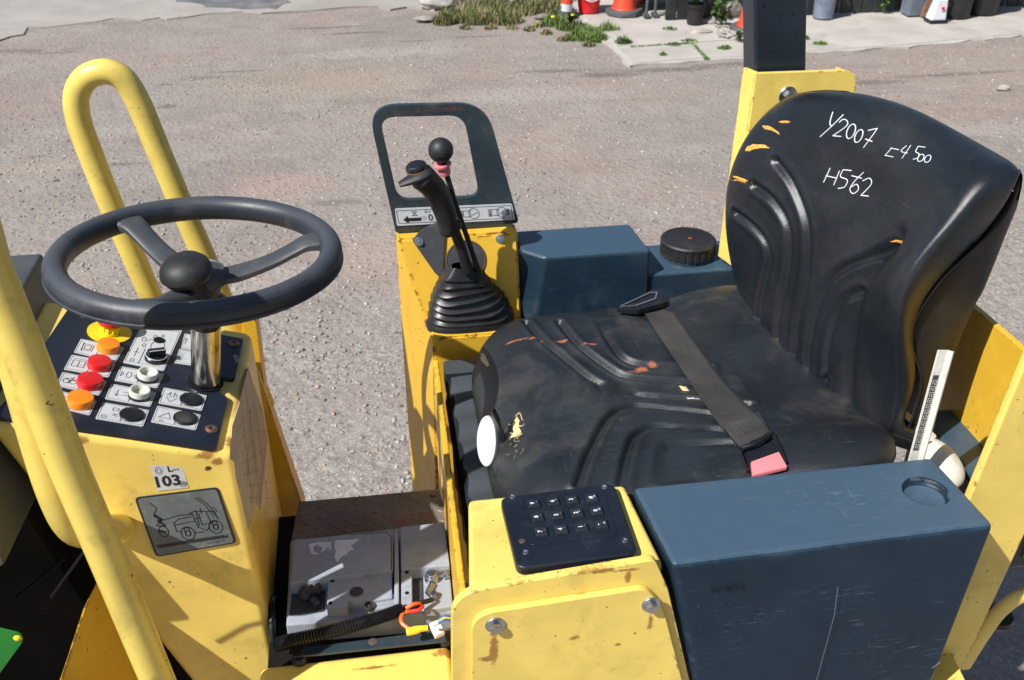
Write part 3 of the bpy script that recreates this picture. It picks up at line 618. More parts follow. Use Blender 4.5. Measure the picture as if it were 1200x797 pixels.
# --- front console
bm = new()
z1, z2 = dz(-.56)-.008, dz(-.232)-.008
hexa(bm, [(-.565, 1.232, z1), (-.232, 1.232, z2), (-.232, 1.59, z2), (-.565, 1.59, z1)], [(-.285, 1.250, .55), (-.225, 1.250, .55), (-.225, 1.60, .55), (-.285, 1.60, .55)], .014, 4)
console = obj('front_console', bm, 'yellow_paint', RR)
cb = new()
for x_, y_ in ((245, 546), (143, 627)):
    q = ony(x_, y_, 1.24); lathe(cb, [(0, -.03), (.0052, -.03), (.0052, .03), (0, .03)], frame(q, (0, 1, 0)), 16)
boolean(console, cb)
bm = new()
for x_, y_ in ((245, 546), (143, 627)):
    q = ony(x_, y_, 1.247); lathe(bm, [(0, 0), (.0056, 0), (.0056, -.002), (0, -.002)], frame(q, (0, -1, 0)), 12)
obj('hole_plug', bm, 'grime_shade', RR)
bm = new(); prism(bm, [ony(x, y, 1.62) for x, y in ((293, 415), (304, 440), (357, 600), (345, 625), (315, 625))], (0, .012, 0), .002); obj('gusset_plate', bm, 'yellow_fresh', RR)
bm = new(); prism(bm, [ony(x, y, 1.64) for x, y in ((283, 372), (300, 372), (312, 470), (357, 600), (340, 640), (300, 640))], (0, .05, 0), .003); obj('gusset_plate', bm, 'yellow_fresh', RR)
# decals on the console front
def quadM(a, b, c, d):
    """frame for a printed plate: a top-left, b top-right, c bottom-right, d bottom-left"""
    a, b, c, d = map(V, (a, b, c, d)); ce = (a+b+c+d)/4; ux = ((b-a)+(c-d))/2; uy = ((a-d)+(b-c))/2; n = ux.cross(uy).normalized()
    M = Matrix((ux, uy, n)).transposed().to_4x4(); M.translation = ce; return M
def plate(name, q, m, th, r, parent, border=None):
    b = new(); P = rpoly(q, r); n = (V(q[1])-V(q[0])).cross(V(q[3])-V(q[0])).normalized()
    if n.dot(CAM-V(q[0])) < 0: n = -n
    prism(b, [p+n*th for p in P], n*(-th*1.02), 0); return obj(name, b, m, parent, wn=False), n
def strokes(lines, M, wd, off, mi=0, b=None):
    b = b or new()
    for L in lines:
        P = [M @ V((x, y, 0)) for x, y in L]; n = V(M.col[2][:3])
        for i in range(len(P)-1):
            d = (P[i+1]-P[i]).normalized(); s = d.cross(n)*wd*.5; e = d*wd*.3
            vs = [b.verts.new(p+n*off) for p in (P[i]-s-e, P[i+1]-s+e, P[i+1]+s+e, P[i]+s-e)]
            f = b.faces.new(vs); f.material_index = mi
            if f.normal.dot(n) < 0: f.normal_update()
    return b
q = [ony(x, y, 1.2335) for x, y in ((176, 545.5), (212.5, 541), (220.8, 571.3), (184.8, 575.3))]
pl, n = plate('power_sticker', q, 'label_white', .0006, .001, console)
M = quadM(*q); Mt = M.copy(); s_ = .001
def circ(x, y, r, n=14, ry=None): ry = ry or r; return [(x+math.cos(2*math.pi*i/n)*r, y+math.sin(2*math.pi*i/n)*ry) for i in range(n+1)]
sh = M.normalized() if hasattr(M, 'normalized') else M
bm = new(); ux = V(M.col[0][:3]); uy = V(M.col[1][:3]); nn = V(M.col[2][:3])
def tM(M, x, y, off, sx=1, sy=1):
    """text frame inside a printed plate, 1 unit = plate height"""
    ux = V(M.col[0][:3]); uy = V(M.col[1][:3]); n = V(M.col[2][:3]); T = Matrix((ux.normalized()*uy.length*sx, uy*sy, n)).transposed().to_4x4(); T.translation = M @ V((x, y, 0))+n*off; return T
textmesh(bm, '103', tM(M, -.12, -.17, .0009), .56, depth=0, bold=.02)
textmesh(bm, 'L', tM(M, .08, .28, .0009), .30, depth=0, bold=.01); textmesh(bm, 'WA', tM(M, .26, .24, .0009), .12, depth=0)
textmesh(bm, 'dB', tM(M, .36, -.33, .0009), .18, depth=0)
strokes([circ(-.28, .27, .11, 16, .14), circ(-.28, .27, .06, 12, .08), circ(.36, -.33, .12, 14, .11)], M, .0006, .0009, b=bm)
obj('printing', bm, 'label_ink', pl if False else console, wn=False)
q = [ony(x, y, 1.2335) for x, y in ((157.5, 583), (256, 570.5), (277.5, 636), (183, 652.5))]
o_, n = plate('machine_diagram', q, 'label_ink', .0008, .008, console)
ce = sum((V(p) for p in q), V())/4; qi = [p+(ce-p).normalized()*.0048-V((0, .0004, 0)) for p in q]
o_, n = plate('machine_diagram', qi, 'decal_grey', .0012, .006, console)
M = quadM(*qi); b = new()
L = [[(-.36, .42), (-.30, .32), (-.36, .22), (-.28, .12), (-.38, .02), (-.28, -.02)], circ(-.32, -.10, .06, 12, .1), [(-.27, .10), (-.05, .14), (.10, .12)],
     [(-.16, -.14), (-.16, .02), (-.08, .08), (.08, .08)], [(-.16, -.14), (-.10, -.16)], circ(-.03, -.20, .085, 18, .12), circ(-.03, -.20, .03, 10, .05), circ(.34, -.16, .085, 18, .12), circ(.34, -.16, .03, 10, .05),
     [(.10, .16), (.12, -.12), (.22, -.20), (.26, -.14)], [(.06, .14), (.16, .18), (.14, -.10)], [(.16, .16), (.38, .12), (.40, -.02)], [(.18, .12), (.18, -.08), (.30, -.08), (.28, .12)], [(.20, .40), (.30, .24), (.36, .02)], [(.24, .40), (.33, .26), (.40, .0)],
     [(.06, -.20), (.18, -.22)], [(-.46, -.33), (.40, -.33)], [(-.16, -.02), (.10, .0)], [(-.06, -.10), (-.06, -.22)], [(.0, -.10), (.0, -.22)], [(-.06, -.10), (0, -.10)], [(.31, -.06), (.31, -.18)], [(.37, -.06), (.37, -.18)], [(.31, -.06), (.37, -.06)], [(.10, .04), (.18, .04)], [(.22, .2), (.22, .12)], [(.38, .2), (.42, .1)]]
strokes(L, M, .0017, .0014, b=b); strokes([[(-.46, -.36), (.44, -.36)]], M, .005, .0014, b=b); strokes([[(-.36, .2), (-.30, .1)], [(-.34, .1), (-.28, .0)], [(-.36, -.08), (-.30, -.12)]], M, .005, .0014, b=b)
textmesh(b, 'DSP 000 79', tM(M, .28, -.43, .0014), .05, depth=0)
obj('diagram_lines', b, 'label_ink', console, wn=False)
# torn paper label on the console's right face
def pst(x, y, o=.0): return onx(x, y, -.2295+o)
P = [onx(x, y, -.230) for x, y in ((291, 430), (297, 450), (308, 480), (318, 545), (325, 585), (322, 600), (311, 636), (306, 600), (300, 590), (291, 622), (283, 585), (277, 560), (275, 541), (270, 538), (272, 500), (280, 475))]
b = new(); prism(b, P, (-.001, 0, 0)); obj('torn_label', b, 'paper', console, wn=False)
b = new(); strokes([[(0, 0), (1, 0)]], quadM(*[onx(x, y, -.2288) for x, y in ((281, 500), (312, 500), (312, 510), (281, 510))]), .0006, 0, b=b)
for k in range(7):
    A = onx(278+k*2.0, 505+k*13, -.2288); Bq = onx(300+k*3.5, 470+k*19, -.2288); tube(b, [A, Bq], .0002, 4)
for k in range(3):
    A = onx(284+k*8, 480, -.2288); Bq = onx(296+k*9, 590, -.2288); tube(b, [A, Bq], .0002, 4)
obj('table_lines', b, 'wood_brown', console, wn=False)

# --- dash panel
P = [dp(-40, 545), dp(30, 470), dp(330, 28), dp(640, 100), dp(1040, 168), dp(1140, 186), dp(1096, 375), dp(1036, 366), dp(1025, 440), dp(1066, 462), dp(1013, 695), dp(560, 628), dp(0, 548)]
bm = new(); prism(bm, rpoly(P, [.01, .01, .012, 0, 0, .008, .008, .004, .004, .008, .010, 0, .01], 4), -DN*.009, .0012)
dash = obj('dash_panel', bm, 'dash_blue', RR)
# --- label plates
def lab(q, syms, rad=.0025):
    Q = [dp(x, y, .0003) for x, y in q]; o_, n = plate('button_label', Q, 'label_white', .0012, rad, dash)
    M = quadM(*Q); b = strokes([[(-.5+.03, .5-.06), (.5-.03, .5-.06), (.47, -.44), (-.47, -.44), (-.47, .44)]], M, .0005, .0015)
    strokes(syms, M, .0009, .0015, b=b); obj('symbol', b, 'label_ink', dash, wn=False)
rect = lambda x, y, w_, h_: [(x-w_, y-h_), (x+w_, y-h_), (x+w_, y+h_), (x-w_, y+h_), (x-w_, y-h_)]
sep = [[(.0, .42), (.0, -.42)]]
lab([(378, 190), (580, 230), (540, 300), (345, 252)], [rect(-.26, 0, .12, .2), rect(-.26, 0, .07, .12), [(-.4, .3), (-.36, -.3)]]+sep)
lab([(335, 265), (540, 302), (507, 370), (298, 332)], [rect(-.26, 0, .14, .2), [(-.26, .2), (-.26, -.2)], [(-.42, .3), (-.12, .3)]]+sep)
lab([(292, 345), (500, 387), (463, 454), (262, 408)], [circ(-.34, -.05, .07, 10, .14), circ(-.18, -.05, .07, 10, .14), [(-.36, .1), (-.24, .2), (-.15, .1)], [(-.28, -.2), (-.2, .3)], [(-.4, .05), (-.1, .05)]]+sep)
lab([(262, 428), (452, 478), (420, 547), (225, 500)], [rect(-.26, 0, .12, .2)]+sep)
lab([(663, 122), (852, 148), (765, 340), (575, 300)], [circ(.10, .02, .16, 16, .14), circ(-.28, .12, .05), circ(-.22, -.02, .04), circ(-.05, .22, .04), circ(.12, .28, .03), [(-.36, .3), (-.3, .3)], [(-.2, .1), (-.1, .16), (0, .1)], [(-.32, -.1), (-.32, -.3)], [(-.38, -.2), (-.26, -.2)], circ(-.32, -.40, .04), [(-.15, -.1), (-.15, -.46)]])
lab([(563, 318), (767, 354), (735, 420), (535, 384)], [circ(-.24, 0, .06, 10, .2), [(-.36, 0), (-.42, .15), (-.42, -.15), (-.36, 0)], [(-.12, 0), (-.06, .15), (-.06, -.15), (-.12, 0)]]+sep)
lab([(520, 400), (730, 440), (702, 507), (490, 470)], [[(-.3, .2), (-.3, -.2)], [(-.34, -.1), (-.3, -.2), (-.26, -.1)], [(-.18, .1), (-.08, .1)], [(-.18, -.1), (-.08, -.1)]]+sep)
lab([(482, 487), (697, 524), (668, 600), (445, 562)], [rect(-.18, .2, .06, .08), circ(-.36, -.3, .05, 10, .08), [(-.2, -.05), (-.1, -.1), (-.2, -.15), (-.1, -.2)]]+sep)
lab([(765, 418), (966, 455), (943, 526), (740, 490)], [[(-.3, .0), (-.3, .28), (-.38, .05)], [(-.22, 0), (-.22, .28), (-.14, .05)], [(-.38, -.05), (-.26, -.32), (-.14, -.05)]]+sep)
lab([(735, 503), (938, 545), (915, 616), (705, 578)], [[(-.38, -.15), (-.2, .22), (-.12, -.15), (-.38, -.15)], circ(-.3, -.34, .04)]+sep)
lab([(862, 165), (1010, 192), (985, 262), (845, 232)], [[(-.4, .2), (-.4, -.2)], [(-.45, .1), (-.35, .1)]])
lab([(838, 237), (985, 264), (955, 322), (815, 302)], [[(-.42, .1), (-.3, .1)], [(-.42, 0), (-.3, 0)], circ(-.38, -.25, .04)])
# --- round lamps and buttons
def atd(x, y, off=0): return frame(dp(x, y, off), DN, (0, 1, 0))
def lampbutton(x, y, m, r, h=.010):
    b = new(); lathe(b, [(0, 0), (r*1.0, 0), (r*1.02, .002), (r, h*.72), (r*.93, h*.95), (r*.8, h), (r*.3, h*1.02), (0, h*1.02)], atd(x, y, .0015+h*0), 36); return obj('push_button', b, m, dash)
k = 1.0
lampbutton(505, 236, 'orange_plastic', .0176, .0125); lampbutton(464, 316, 'red_plastic', .0178, .0125); lampbutton(420, 400, 'red_plastic', .0188, .0125); lampbutton(374, 488, 'orange_plastic', .0190, .0125)
for x, y in ((615, 545), (893, 474), (864, 562)): lampbutton(x, y, 'black_plastic', .0172, .0035)
for x, y in ((688, 372), (650, 456)):
    b = new(); r = .0155
    lathe(b, [(0, 0), (r*1.05, 0), (r*1.05, .004), (r*.98, .0045), (0, .0045)], atd(x, y, .0015), 32); rb = obj('switch_base', b, 'black_plastic', dash)
    b = new(); lathe(b, [(r, .004), (r, .0115), (r*.95, .013), (r*.80, .013), (r*.76, .011), (r*.70, .005), (0, .0045)], atd(x, y, .0015), 36); obj('white_switch', b, 'white_plastic', dash)
b = new(); M0 = atd(727, 283, .0015); r = .0165
lathe(b, [(0, 0), (r*1.05, 0), (r*1.05, .006), (r*.95, .008), (0, .008)], M0, 32)
box(b, (0, 0, .0125), (.010, r*1.7, .014), M0 @ Matrix.Rotation(.5, 4, 'Z'), .002, 2); obj('rotary_switch', b, 'black_plastic', dash)
b = new(); M1 = M0 @ Matrix.Rotation(.5, 4, 'Z'); tube(b, [M1 @ V(p) for p in ((-.0055, -r*.8, .020), (-.0055, r*.8, .020))], .0009, 6); tube(b, [M0 @ V((math.cos(a)*r*.98, math.sin(a)*r*.98, .0085)) for a in [2*math.pi*i/24 for i in range(24)]], .0006, 5, closed=True); obj('switch_marking', b, 'cone_white', dash)
b = new(); lathe(b, [(0, 0), (.0085, 0), (.0085, .002), (0, .002)], atd(743, 196, .0015), 20); obj('blank_plug', b, 'grime_shade', dash)
# emergency stop
b = new(); lathe(b, [(0, 0), (.0345, 0), (.0345, .0018), (0, .0018)], atd(512, 158, .0005), 44); es = obj('emergency_disc', b, 'stop_yellow', dash)
b = new(); lathe(b, [(.0165, .001), (.0165, .005), (.0150, .006), (.0145, .014), (.0165, .016), (0, .016)], atd(512, 158, .0015), 36)
for i in range(12):
    a = i*math.pi/6; lathe(b, [(0, .006), (.0016, .006), (.0016, .0145), (0, .0145)], atd(512, 158, .0015) @ Matrix.Translation((math.cos(a)*.0148, math.sin(a)*.0148, 0)), 6)
obj('emergency_collar', b, 'stop_yellow', dash)
b = new(); lathe(b, [(0, .0155), (.0135, .0155), (.0185, .018), (.0205, .022), (.0195, .027), (.014, .031), (0, .0325)], atd(512, 158, .0015), 36); obj('emergency_knob', b, 'red_plastic', dash)
b = new(); lathe(b, [(0, .001), (.0145, .001), (.0145, .004), (.010, .005), (.0095, .002), (0, .002)], atd(410, 62, 0), 28); ks = obj('key_switch', b, 'bolt_steel', dash)
b = new(); box(b, (0, 0, .003), (.004, .014, .004), atd(410, 62, 0)); obj('key_slot', b, 'grime_shade', dash)
for x, y in ((1093, 212), (988, 612)):
    b = new(); lathe(b, [(0, 0), (.0095, 0), (.0095, .002), (.007, .004), (.0035, .004), (.003, .0015), (0, .0015)], atd(x, y, 0), 24); obj('panel_screw', b, 'rusty_steel', dash)
b = new(); textmesh(b, '0038', frame(dp(1103, 280, .0008), DN, (.3, -1, 0)), .011, depth=0); obj('part_number', b, 'label_white', dash, wn=False)

# --- steering column and wheel
WC = V((-.262, 1.385, 1.581)); CB = V((-.286, 1.393, 1.35)); 
CB = onp(241, 448, DP, DN); HT = V((-.240, 1.262, 1.575))
b = new(); ax = V((-.262, 1.385, 1.500))-CB; L_ = ax.length
lathe(b, [(.0225, -.02), (.0225, L_*.82), (0, L_*.82)], frame(CB, ax), 40); col_ = obj('steering_column', b, 'chrome', RR)
b = new(); lathe(b, [(.0215, L_*.72), (.0265, L_*.80), (.0295, L_*.92), (.030, L_*1.05), (.020, L_*1.1), (0, L_*1.1)], frame(CB, ax), 36); obj('collar', b, 'black_plastic', col_)
b = new(); lathe(b, [(.0238, 0), (.0278, .0005), (.0278, .0016), (.0238, .0016)], frame(CB+DN*.0005, DN), 36); obj('column_gap_seal', b, 'grime_shade', col_)
b = new(); R_ = .1945; WN = V((.05, .045, 1)).normalized(); WM = frame(WC, WN, (1, 0, 0))
prof = []
for i in range(20):
    a = 2*math.pi*i/20; prof.append((.0170*math.cos(a), .0185*math.sin(a)*(1.0 if math.sin(a) > 0 else 1.1)))
G = []
for j in range(97):
    t = 2*math.pi*(j % 96)/96; G.append([WM @ V((math.cos(t)*(R_+p[0]), math.sin(t)*(R_+p[0]), p[1])) for p in prof])
gridmesh(b, G, closeu=True); bmesh.ops.remove_doubles(b, verts=b.verts, dist=1e-5); bmesh.ops.recalc_face_normals(b, faces=b.faces[:])
tube(b, [WM @ V((math.cos(t)*(R_+.016), math.sin(t)*(R_+.016), -.009)) for t in [2*math.pi*i/96 for i in range(96)]], .0022, 6, closed=True)
wheel = obj('steering_wheel', b, 'wheel_rubber', RR)
hub = WC-WN*.036
for an in (math.radians(131), math.radians(15), math.radians(254)):
    d = WM.to_3x3() @ V((math.cos(an), math.sin(an), 0)); s = WM.to_3x3() @ V((-math.sin(an), math.cos(an), 0)); G = []
    for rr_, z_, wd, th in ((.012, -.002, .044, .012), (.055, .000, .041, .012), (.105, .012, .036, .011), (.140, .026, .036, .011), (.162, .035, .040, .012), (.190, .036, .052, .014)):
        c = hub+d*rr_+V((0, 0, z_)); hw = wd/2; ch = .004
        G.append([c+s*x_+V((0, 0, y_)) for x_, y_ in ((-hw, -th/2), (-hw, th/2-ch), (-hw+ch, th/2), (-hw*.3, th/2+.0015), (hw*.3, th/2+.0015), (hw-ch, th/2), (hw, th/2-ch), (hw, -th/2))])
    GG = []
    for c_ in zip(*G): GG.append(cr(list(c_), 5))
    G = list(zip(*GG)); b = new(); gridmesh(b, G, closeu=True); bmesh.ops.recalc_face_normals(b, faces=b.faces[:]); obj('spoke', b, 'spoke_grey', wheel)
b = new(); lathe(b, [(0, -.03), (.026, -.03), (.032, -.012), (.040, -.006), (.041, .004), (.037, .012), (.0355, .0145), (.034, .0125), (.030, .0125), (.028, .014), (0, .0155)], frame(hub, WN), 44); obj('hub', b, 'spoke_grey', wheel)
# spinner knob
KC = ony(218.5, 320, 1.335); kaxis = V((-.10, -.12, 1)).normalized()
b = new(); lathe(b, [(0, -.062), (.026, -.060), (.022, -.045), (.019, -.03), (.018, -.018), (.022, -.015), (.033, -.008), (.0375, .0), (.0375, .003), (.035, .012), (.028, .020), (.018, .0245), (.008, .0262), (0, .0265)], frame(KC, kaxis), 44); kn = obj('spinner_knob', b, 'rubber', wheel)
b = new(); Mk = frame(KC+kaxis*.0247+V((.007, .006, 0)), (kaxis+V((.18, .12, 0))).normalized(), (1, -.2, 0))
for i_, pr in enumerate((.0095, .0080)): tube(b, [Mk @ V((math.cos(a)*pr, math.sin(a)*pr*.62, 0)) for a in [2*math.pi*i/24 for i in range(24)]], .0005, 5, closed=True)
textmesh(b, 'GHS', Mk @ Matrix.Translation((0, 0, .0002)), .0068, depth=.0003); obj('knob_emblem', b, 'hood_grey', wheel)

# --- hand rails
far = [(205, 415), (196, 395), (178, 350), (152, 290), (128, 235), (106, 180), (92, 140), (90, 110), (103, 90), (126, 84), (146, 94), (163, 122), (181, 165), (202, 215), (222, 262), (242, 307), (264, 360), (292, 430), (310, 475)]
b = new(); tube(b, cr([ony(x, y, 1.68) for x, y in far], 5), .0205, 20); obj('hand_rail', b, 'yellow_rail', RR)
near = [(-95, 110), (-60, 200), (3, 350), (42, 447), (82, 550), (120, 640), (185, 797), (260, 975)]
b = new(); tube(b, cr([ony(x, y, 1.05) for x, y in near], 6), .0235, 24); nr = obj('hand_rail', b, 'yellow_rail', RR)
pts = [ony(x, y, Y) for x, y, Y in ((-40, 220, 1.075), (-8, 330, 1.075), (24, 430, 1.075), (50, 525, 1.08), (68, 580, 1.085), (84, 612, 1.10), (100, 622, 1.13), (125, 622, 1.18), (140, 620, 1.235))]
b = new(); tube(b, cr(pts, 6), .0245, 24); obj('rail_leg', b, 'yellow_rail', nr)
b = new(); tube(b, [ony(100, 645, 1.1), ony(80, 672, 1.12), ony(60, 700, 1.13)], .0022, 8); obj('cable_stub', b, 'grime_shade', nr)

# --- bonnet, dark front frame, shaded fork plate
b = new(); hexa(b, [(-1.5, .90, 1.47), (-.80, .90, 1.47), (-.80, 1.1795, 1.47), (-1.5, 1.1795, 1.47)], [(-1.5, .90, .3), (-.78, .90, .3), (-.78, 1.1795, .3), (-1.5, 1.1795, .3)], .006, 2)
hexa(b, [(-1.3, 1.18, 1.47), (-.572, 1.18, 1.47), (-.572, 1.665, 1.47), (-1.3, 1.665, 1.47)], [(-1.3, 1.12, 1.25), (-.545, 1.12, 1.25), (-.515, 1.68, 1.25), (-1.3, 1.68, 1.25)], .006, 2)
obj('engine_bonnet', b, 'hood_grey', RR)
b = new(); hexa(b, [(-1.4, 1.17, 1.33), (-.575, 1.25, 1.33), (-.56, 1.7, 1.33), (-1.4, 1.7, 1.33)], [(-1.4, 1.22, .25), (-.34, 1.27, .25), (-.34, 1.7, .25), (-1.4, 1.7, .25)], .01, 2)
tube(b, [ony(20, 700, 1.2), ony(75, 655, 1.2)], .003, 6); obj('front_frame', b, 'grime_shade', RR)  # near-black colour stands in for shade on this frame
P = [ony(105, 668, 1.20), ony(130, 672, 1.235), ony(235, 840, 1.235), ony(60, 840, 1.12), ony(70, 792, 1.12)]
b = new(); P = [ony(116, 676, 1.235), ony(215, 835, 1.235), ony(52, 850, .98), ony(98, 712, 1.17)]
prism(b, P, (.004, .012, .0), .001); fork = obj('fork_plate', b, 'yellow_fresh', RR)

# --- deck
b = new(); box(b, (-.075, 1.33, .915), (.31, .43, .03), bev=.002); obj('battery_tray', b, 'grime_shade', RR)
b = new(); P = [onz(x, y, .952) for x, y in ((340, 640), (350, 588), (515, 573), (526, 618))]
prism(b, P, (0, 0, -.006), .0008); dk = obj('tread_plate', b, 'deck_steel', RR)
b = new()
for i in range(16):
    for j in range(8):
        p = P[0].lerp(P[3], (i+.5)/16).lerp(P[1].lerp(P[2], (i+.5)/16), (j+.5)/8); a = .9 if (i+j) % 2 else -.55
        lathe(b, [(0, .0016), (.35, .0014), (1, 0), (1, -.001)], Matrix.Translation(p) @ Matrix.Rotation(a, 4, 'Z') @ Matrix.Diagonal((.0105, .003, 1, 1)), 12)
o = obj('tread_lug', b, 'deck_steel', dk); o['kind'] = 'stuff'
b = new(); lathe(b, [(0, 0), (.007, 0), (.006, .003), (0, .004)], Matrix.Translation(onz(507, 580, .953)), 16); obj('rivet', b, 'rusty_steel', dk)
b = new(); hexa(b, [(-.24, .96, .942), (.065, .96, .942), (.07, 1.168, .942), (-.24, 1.168, .942)], [(-.24, .96, .6), (.065, .96, .6), (.07, 1.168, .6), (-.24, 1.168, .6)], .012, 4); obj('cross_beam', b, 'yellow_paint', RR)
b = new(); hexa(b, [(.079, .985, 1.155), (.090, .985, 1.155), (.106, 1.715, 1.155), (.095, 1.715, 1.155)], [(.079, .985, .5), (.090, .985, .5), (.106, 1.715, .5), (.095, 1.715, .5)], .003, 2); obj('side_wall', b, 'yellow_fresh', RR)
# --- battery
def bp(x, y, z): return onz(320+x/3.986, 590+y/3.986, z)
def slab_(b, q, z0, z1, bev=.002, mi=0, r=0): P = [bp(x, y, z1) for x, y in q]; P = rpoly(P, r) if r else P; prism(b, P, (0, 0, z0-z1), bev, mi=mi)
b = new(); slab_(b, [(80, 172), (808, 88), (848, 505), (60, 570)], .93, .975, .004); bat = obj('battery', b, 'battery_grey', RR)
b = new(); slab_(b, [(95, 168), (355, 146), (357, 138), (530, 127), (560, 150), (560, 312), (78, 370)], .97, 1.005, .003); obj('battery_lid', b, 'battery_grey', bat)
b = new(); slab_(b, [(566, 118), (585, 116), (588, 470), (566, 470)], .97, 1.004, .002); obj('battery_strip', b, 'battery_grey', bat)
b = new(); slab_(b, [(593, 108), (800, 86), (826, 290), (597, 306)], .97, 1.005, .003); obj('battery_lid', b, 'battery_grey', bat)
b = new(); slab_(b, [(257, 352), (556, 318), (556, 440), (470, 455), (350, 448), (348, 480), (250, 486)], .96, .998, .002); slab_(b, [(597, 308), (648, 304), (650, 470), (597, 475)], .96, .998, .002); slab_(b, [(470, 440), (640, 400), (640, 470), (440, 500)], .95, .992, .003); obj('terminal_cover', b, 'battery_grey', bat)
b = new(); slab_(b, [(700, 330), (826, 318), (840, 480), (705, 500)], .95, .985, .003); obj('battery_step', b, 'battery_grey', bat)
b = new(); slab_(b, [(90, 385), (245, 372), (240, 500), (75, 520)], .94, .978, .002); obj('battery_recess', b, 'battery_dark', bat); b = new(); slab_(b, [(600, 326), (700, 318), (700, 480), (650, 480)], .93, .980, .002); obj('battery_recess', b, 'battery_dark', bat)
b = new()
for x, y, r_ in ((277, 362, .0035), (268, 465, .0035), (625, 322, .0035), (625, 418, .0035)): lathe(b, [(0, 0), (r_, 0), (r_*.8, .0012), (0, .0012)], Matrix.Translation(bp(x, y, .9985)), 12)
obj('battery_screw', b, 'grime_shade', bat)
b = new(); lathe(b, [(0, .002), (.004, .001), (.0095, .0015), (.0115, .0)], Matrix.Translation(bp(390, 412, .999)), 26); obj('battery_indicator', b, 'battery_dark', bat)
b = new(); lathe(b, [(.0085, 0), (.0085, .006), (.0065, .006), (.006, .001), (.003, .001), (.003, .004), (0, .004)], Matrix.Translation(bp(450, 487, .992)), 22); obj('ring_eye', b, 'battery_dark', bat)
# remnants of the silver label
rq = random.Random(5); b = new()
for poly in ([(165, 190), (205, 182), (210, 195), (188, 200), (190, 222), (215, 235), (200, 240), (178, 235)], [(205, 180), (272, 180), (270, 218), (262, 216), (258, 200), (240, 222), (225, 228), (228, 205), (208, 197)], [(290, 172), (345, 170), (400, 165), (385, 185), (362, 195), (380, 215), (352, 225), (345, 240), (320, 248), (300, 274), (288, 255), (292, 225), (285, 200)], [(140, 197), (150, 197), (148, 203)], [(450, 158), (456, 165), (448, 168)], [(395, 172), (403, 168), (400, 180)]):
    P = irregular([bp(x, y, 1.0056) for x, y in poly], .0006, .002, 4); P = [V((p.x, p.y, 1.0056)) for p in P]
    vs = [b.verts.new(p) for p in P]; f = b.faces.new(vs)
    if f.normal.z < 0: f.normal_flip()
bmesh.ops.triangulate(b, faces=b.faces[:]); obj('label_remnant', b, 'silver_remnant', bat, wn=False)
b = new(); strokes([[(0, 0), (1, 0)]], Matrix.Identity(4), .0001, 0, b=b); b.clear()
tube(b, [bp(82, 370, 1.0), bp(560, 316, 1.0)], .0012, 5); tube(b, [bp(x, y, 1.005) for x, y in ((362, 146), (528, 134), (551, 155), (553, 310))], .0007, 5); obj('lid_seam', b, 'grime_shade', bat)
def clamp(x, y, s=1.0):
    b = new(); p = bp(x, y, .985); lathe(b, [(0, 0), (.0115*s, 0), (.0115*s, .010), (.0085*s, .011), (.0085*s, .017), (.007*s, .018), (0, .018)], Matrix.Translation(p), 20)
    for a, l_ in ((.3, .026), (1.1, .022)): box(b, (l_*.5, 0, .006), (l_, .009, .010), Matrix.Translation(p) @ Matrix.Rotation(a, 4, 'Z'), .002)
    M = Matrix.Translation(p+V((.024*s, .012*s, .006))) @ Matrix.Rotation(1.57, 4, 'X'); lathe(b, [(0, -.010), (.0055, -.010), (.0055, .010), (0, .010)], M, 6)
    return b
b = clamp(742, 358, 1.1); p = bp(752, 440, .985); lathe(b, [(0, 0), (.0095, 0), (.0095, .006), (.0055, .006), (.0055, .012), (0, .012)], Matrix.Translation(p), 6); tube(b, [bp(742, 380, .99), bp(725, 415, .99), bp(750, 440, .988)], .006, 8); tube(b, [bp(775, 340, 1.0), bp(800, 320, 1.012), bp(820, 345, 1.005)], .0025, 6)
obj('battery_terminal', b, 'bolt_steel', bat)
b = clamp(150, 432, .9); tube(b, [bp(185, 445, .985), bp(205, 470, .985)], .006, 8); obj('battery_terminal', b, 'battery_dark', bat)  # clamp metal coloured dark in place of the shade on it
# corrugated hose
path = cr([bp(x, y, z) for x, y, z in ((20, 660, .955), (90, 640, .972), (250, 603, .985), (420, 556, .995), (520, 525, 1.0), (608, 492, 1.003))], 24)
b = new(); rad = [.0122 if i % 2 else .0094 for i in range(len(path))]; tube(b, path, rad, 14); hose = obj('corrugated_hose', b, 'black_plastic', RR)
def wire(ps, r, m, name='wire'): b = new(); tube(b, cr([bp(*p) for p in ps], 5), r, 8); return obj(name, b, m, hose)
wire([(605, 492, 1.003), (660, 480, 1.008), (700, 462, 1.005), (745, 450, .997)], .0042, 'black_plastic')
wire([(620, 490, 1.010), (660, 470, 1.014), (692, 468, 1.006)], .0032, 'wire_orange'); wire([(640, 505, 1.004), (680, 498, 1.008), (700, 480, 1.006)], .0032, 'wire_red')
wire([(640, 500, 1.003), (605, 515, 1.003), (600, 555, 1.0), (640, 590, .995)], .0034, 'wire_orange')
b = new(); tube(b, cr([bp(x, y, .995) for x, y in ((622, 600), (650, 595), (690, 585), (722, 580))], 4), [.006, .0068, .0068, .0068, .0068, .0068, .0068, .006, .0055, .005, .0045, .0045, .0045], 12); obj('yellow_plug', b, 'wire_yellow', hose)
b = new(); M = Matrix.Translation(bp(765, 588, .993)) @ Matrix.Rotation(.35, 4, 'Z') @ Matrix.Rotation(.3, 4, 'X'); box(b, (0, 0, 0), (.017, .026, .010), M, .0012); box(b, (0, .008, .006), (.010, .007, .005), M, .001); box(b, (.0, -.008, .0055), (.015, .008, .004), M, .001); obj('white_connector', b, 'cone_white', hose)
for k_ in range(3): wire([(775, 540+k_*10, 1.0), (800, 526+k_*9, 1.006), (835, 528+k_*10, 1.0)], .0018, 'wire_blue' if k_ != 1 else 'wire_yellow')
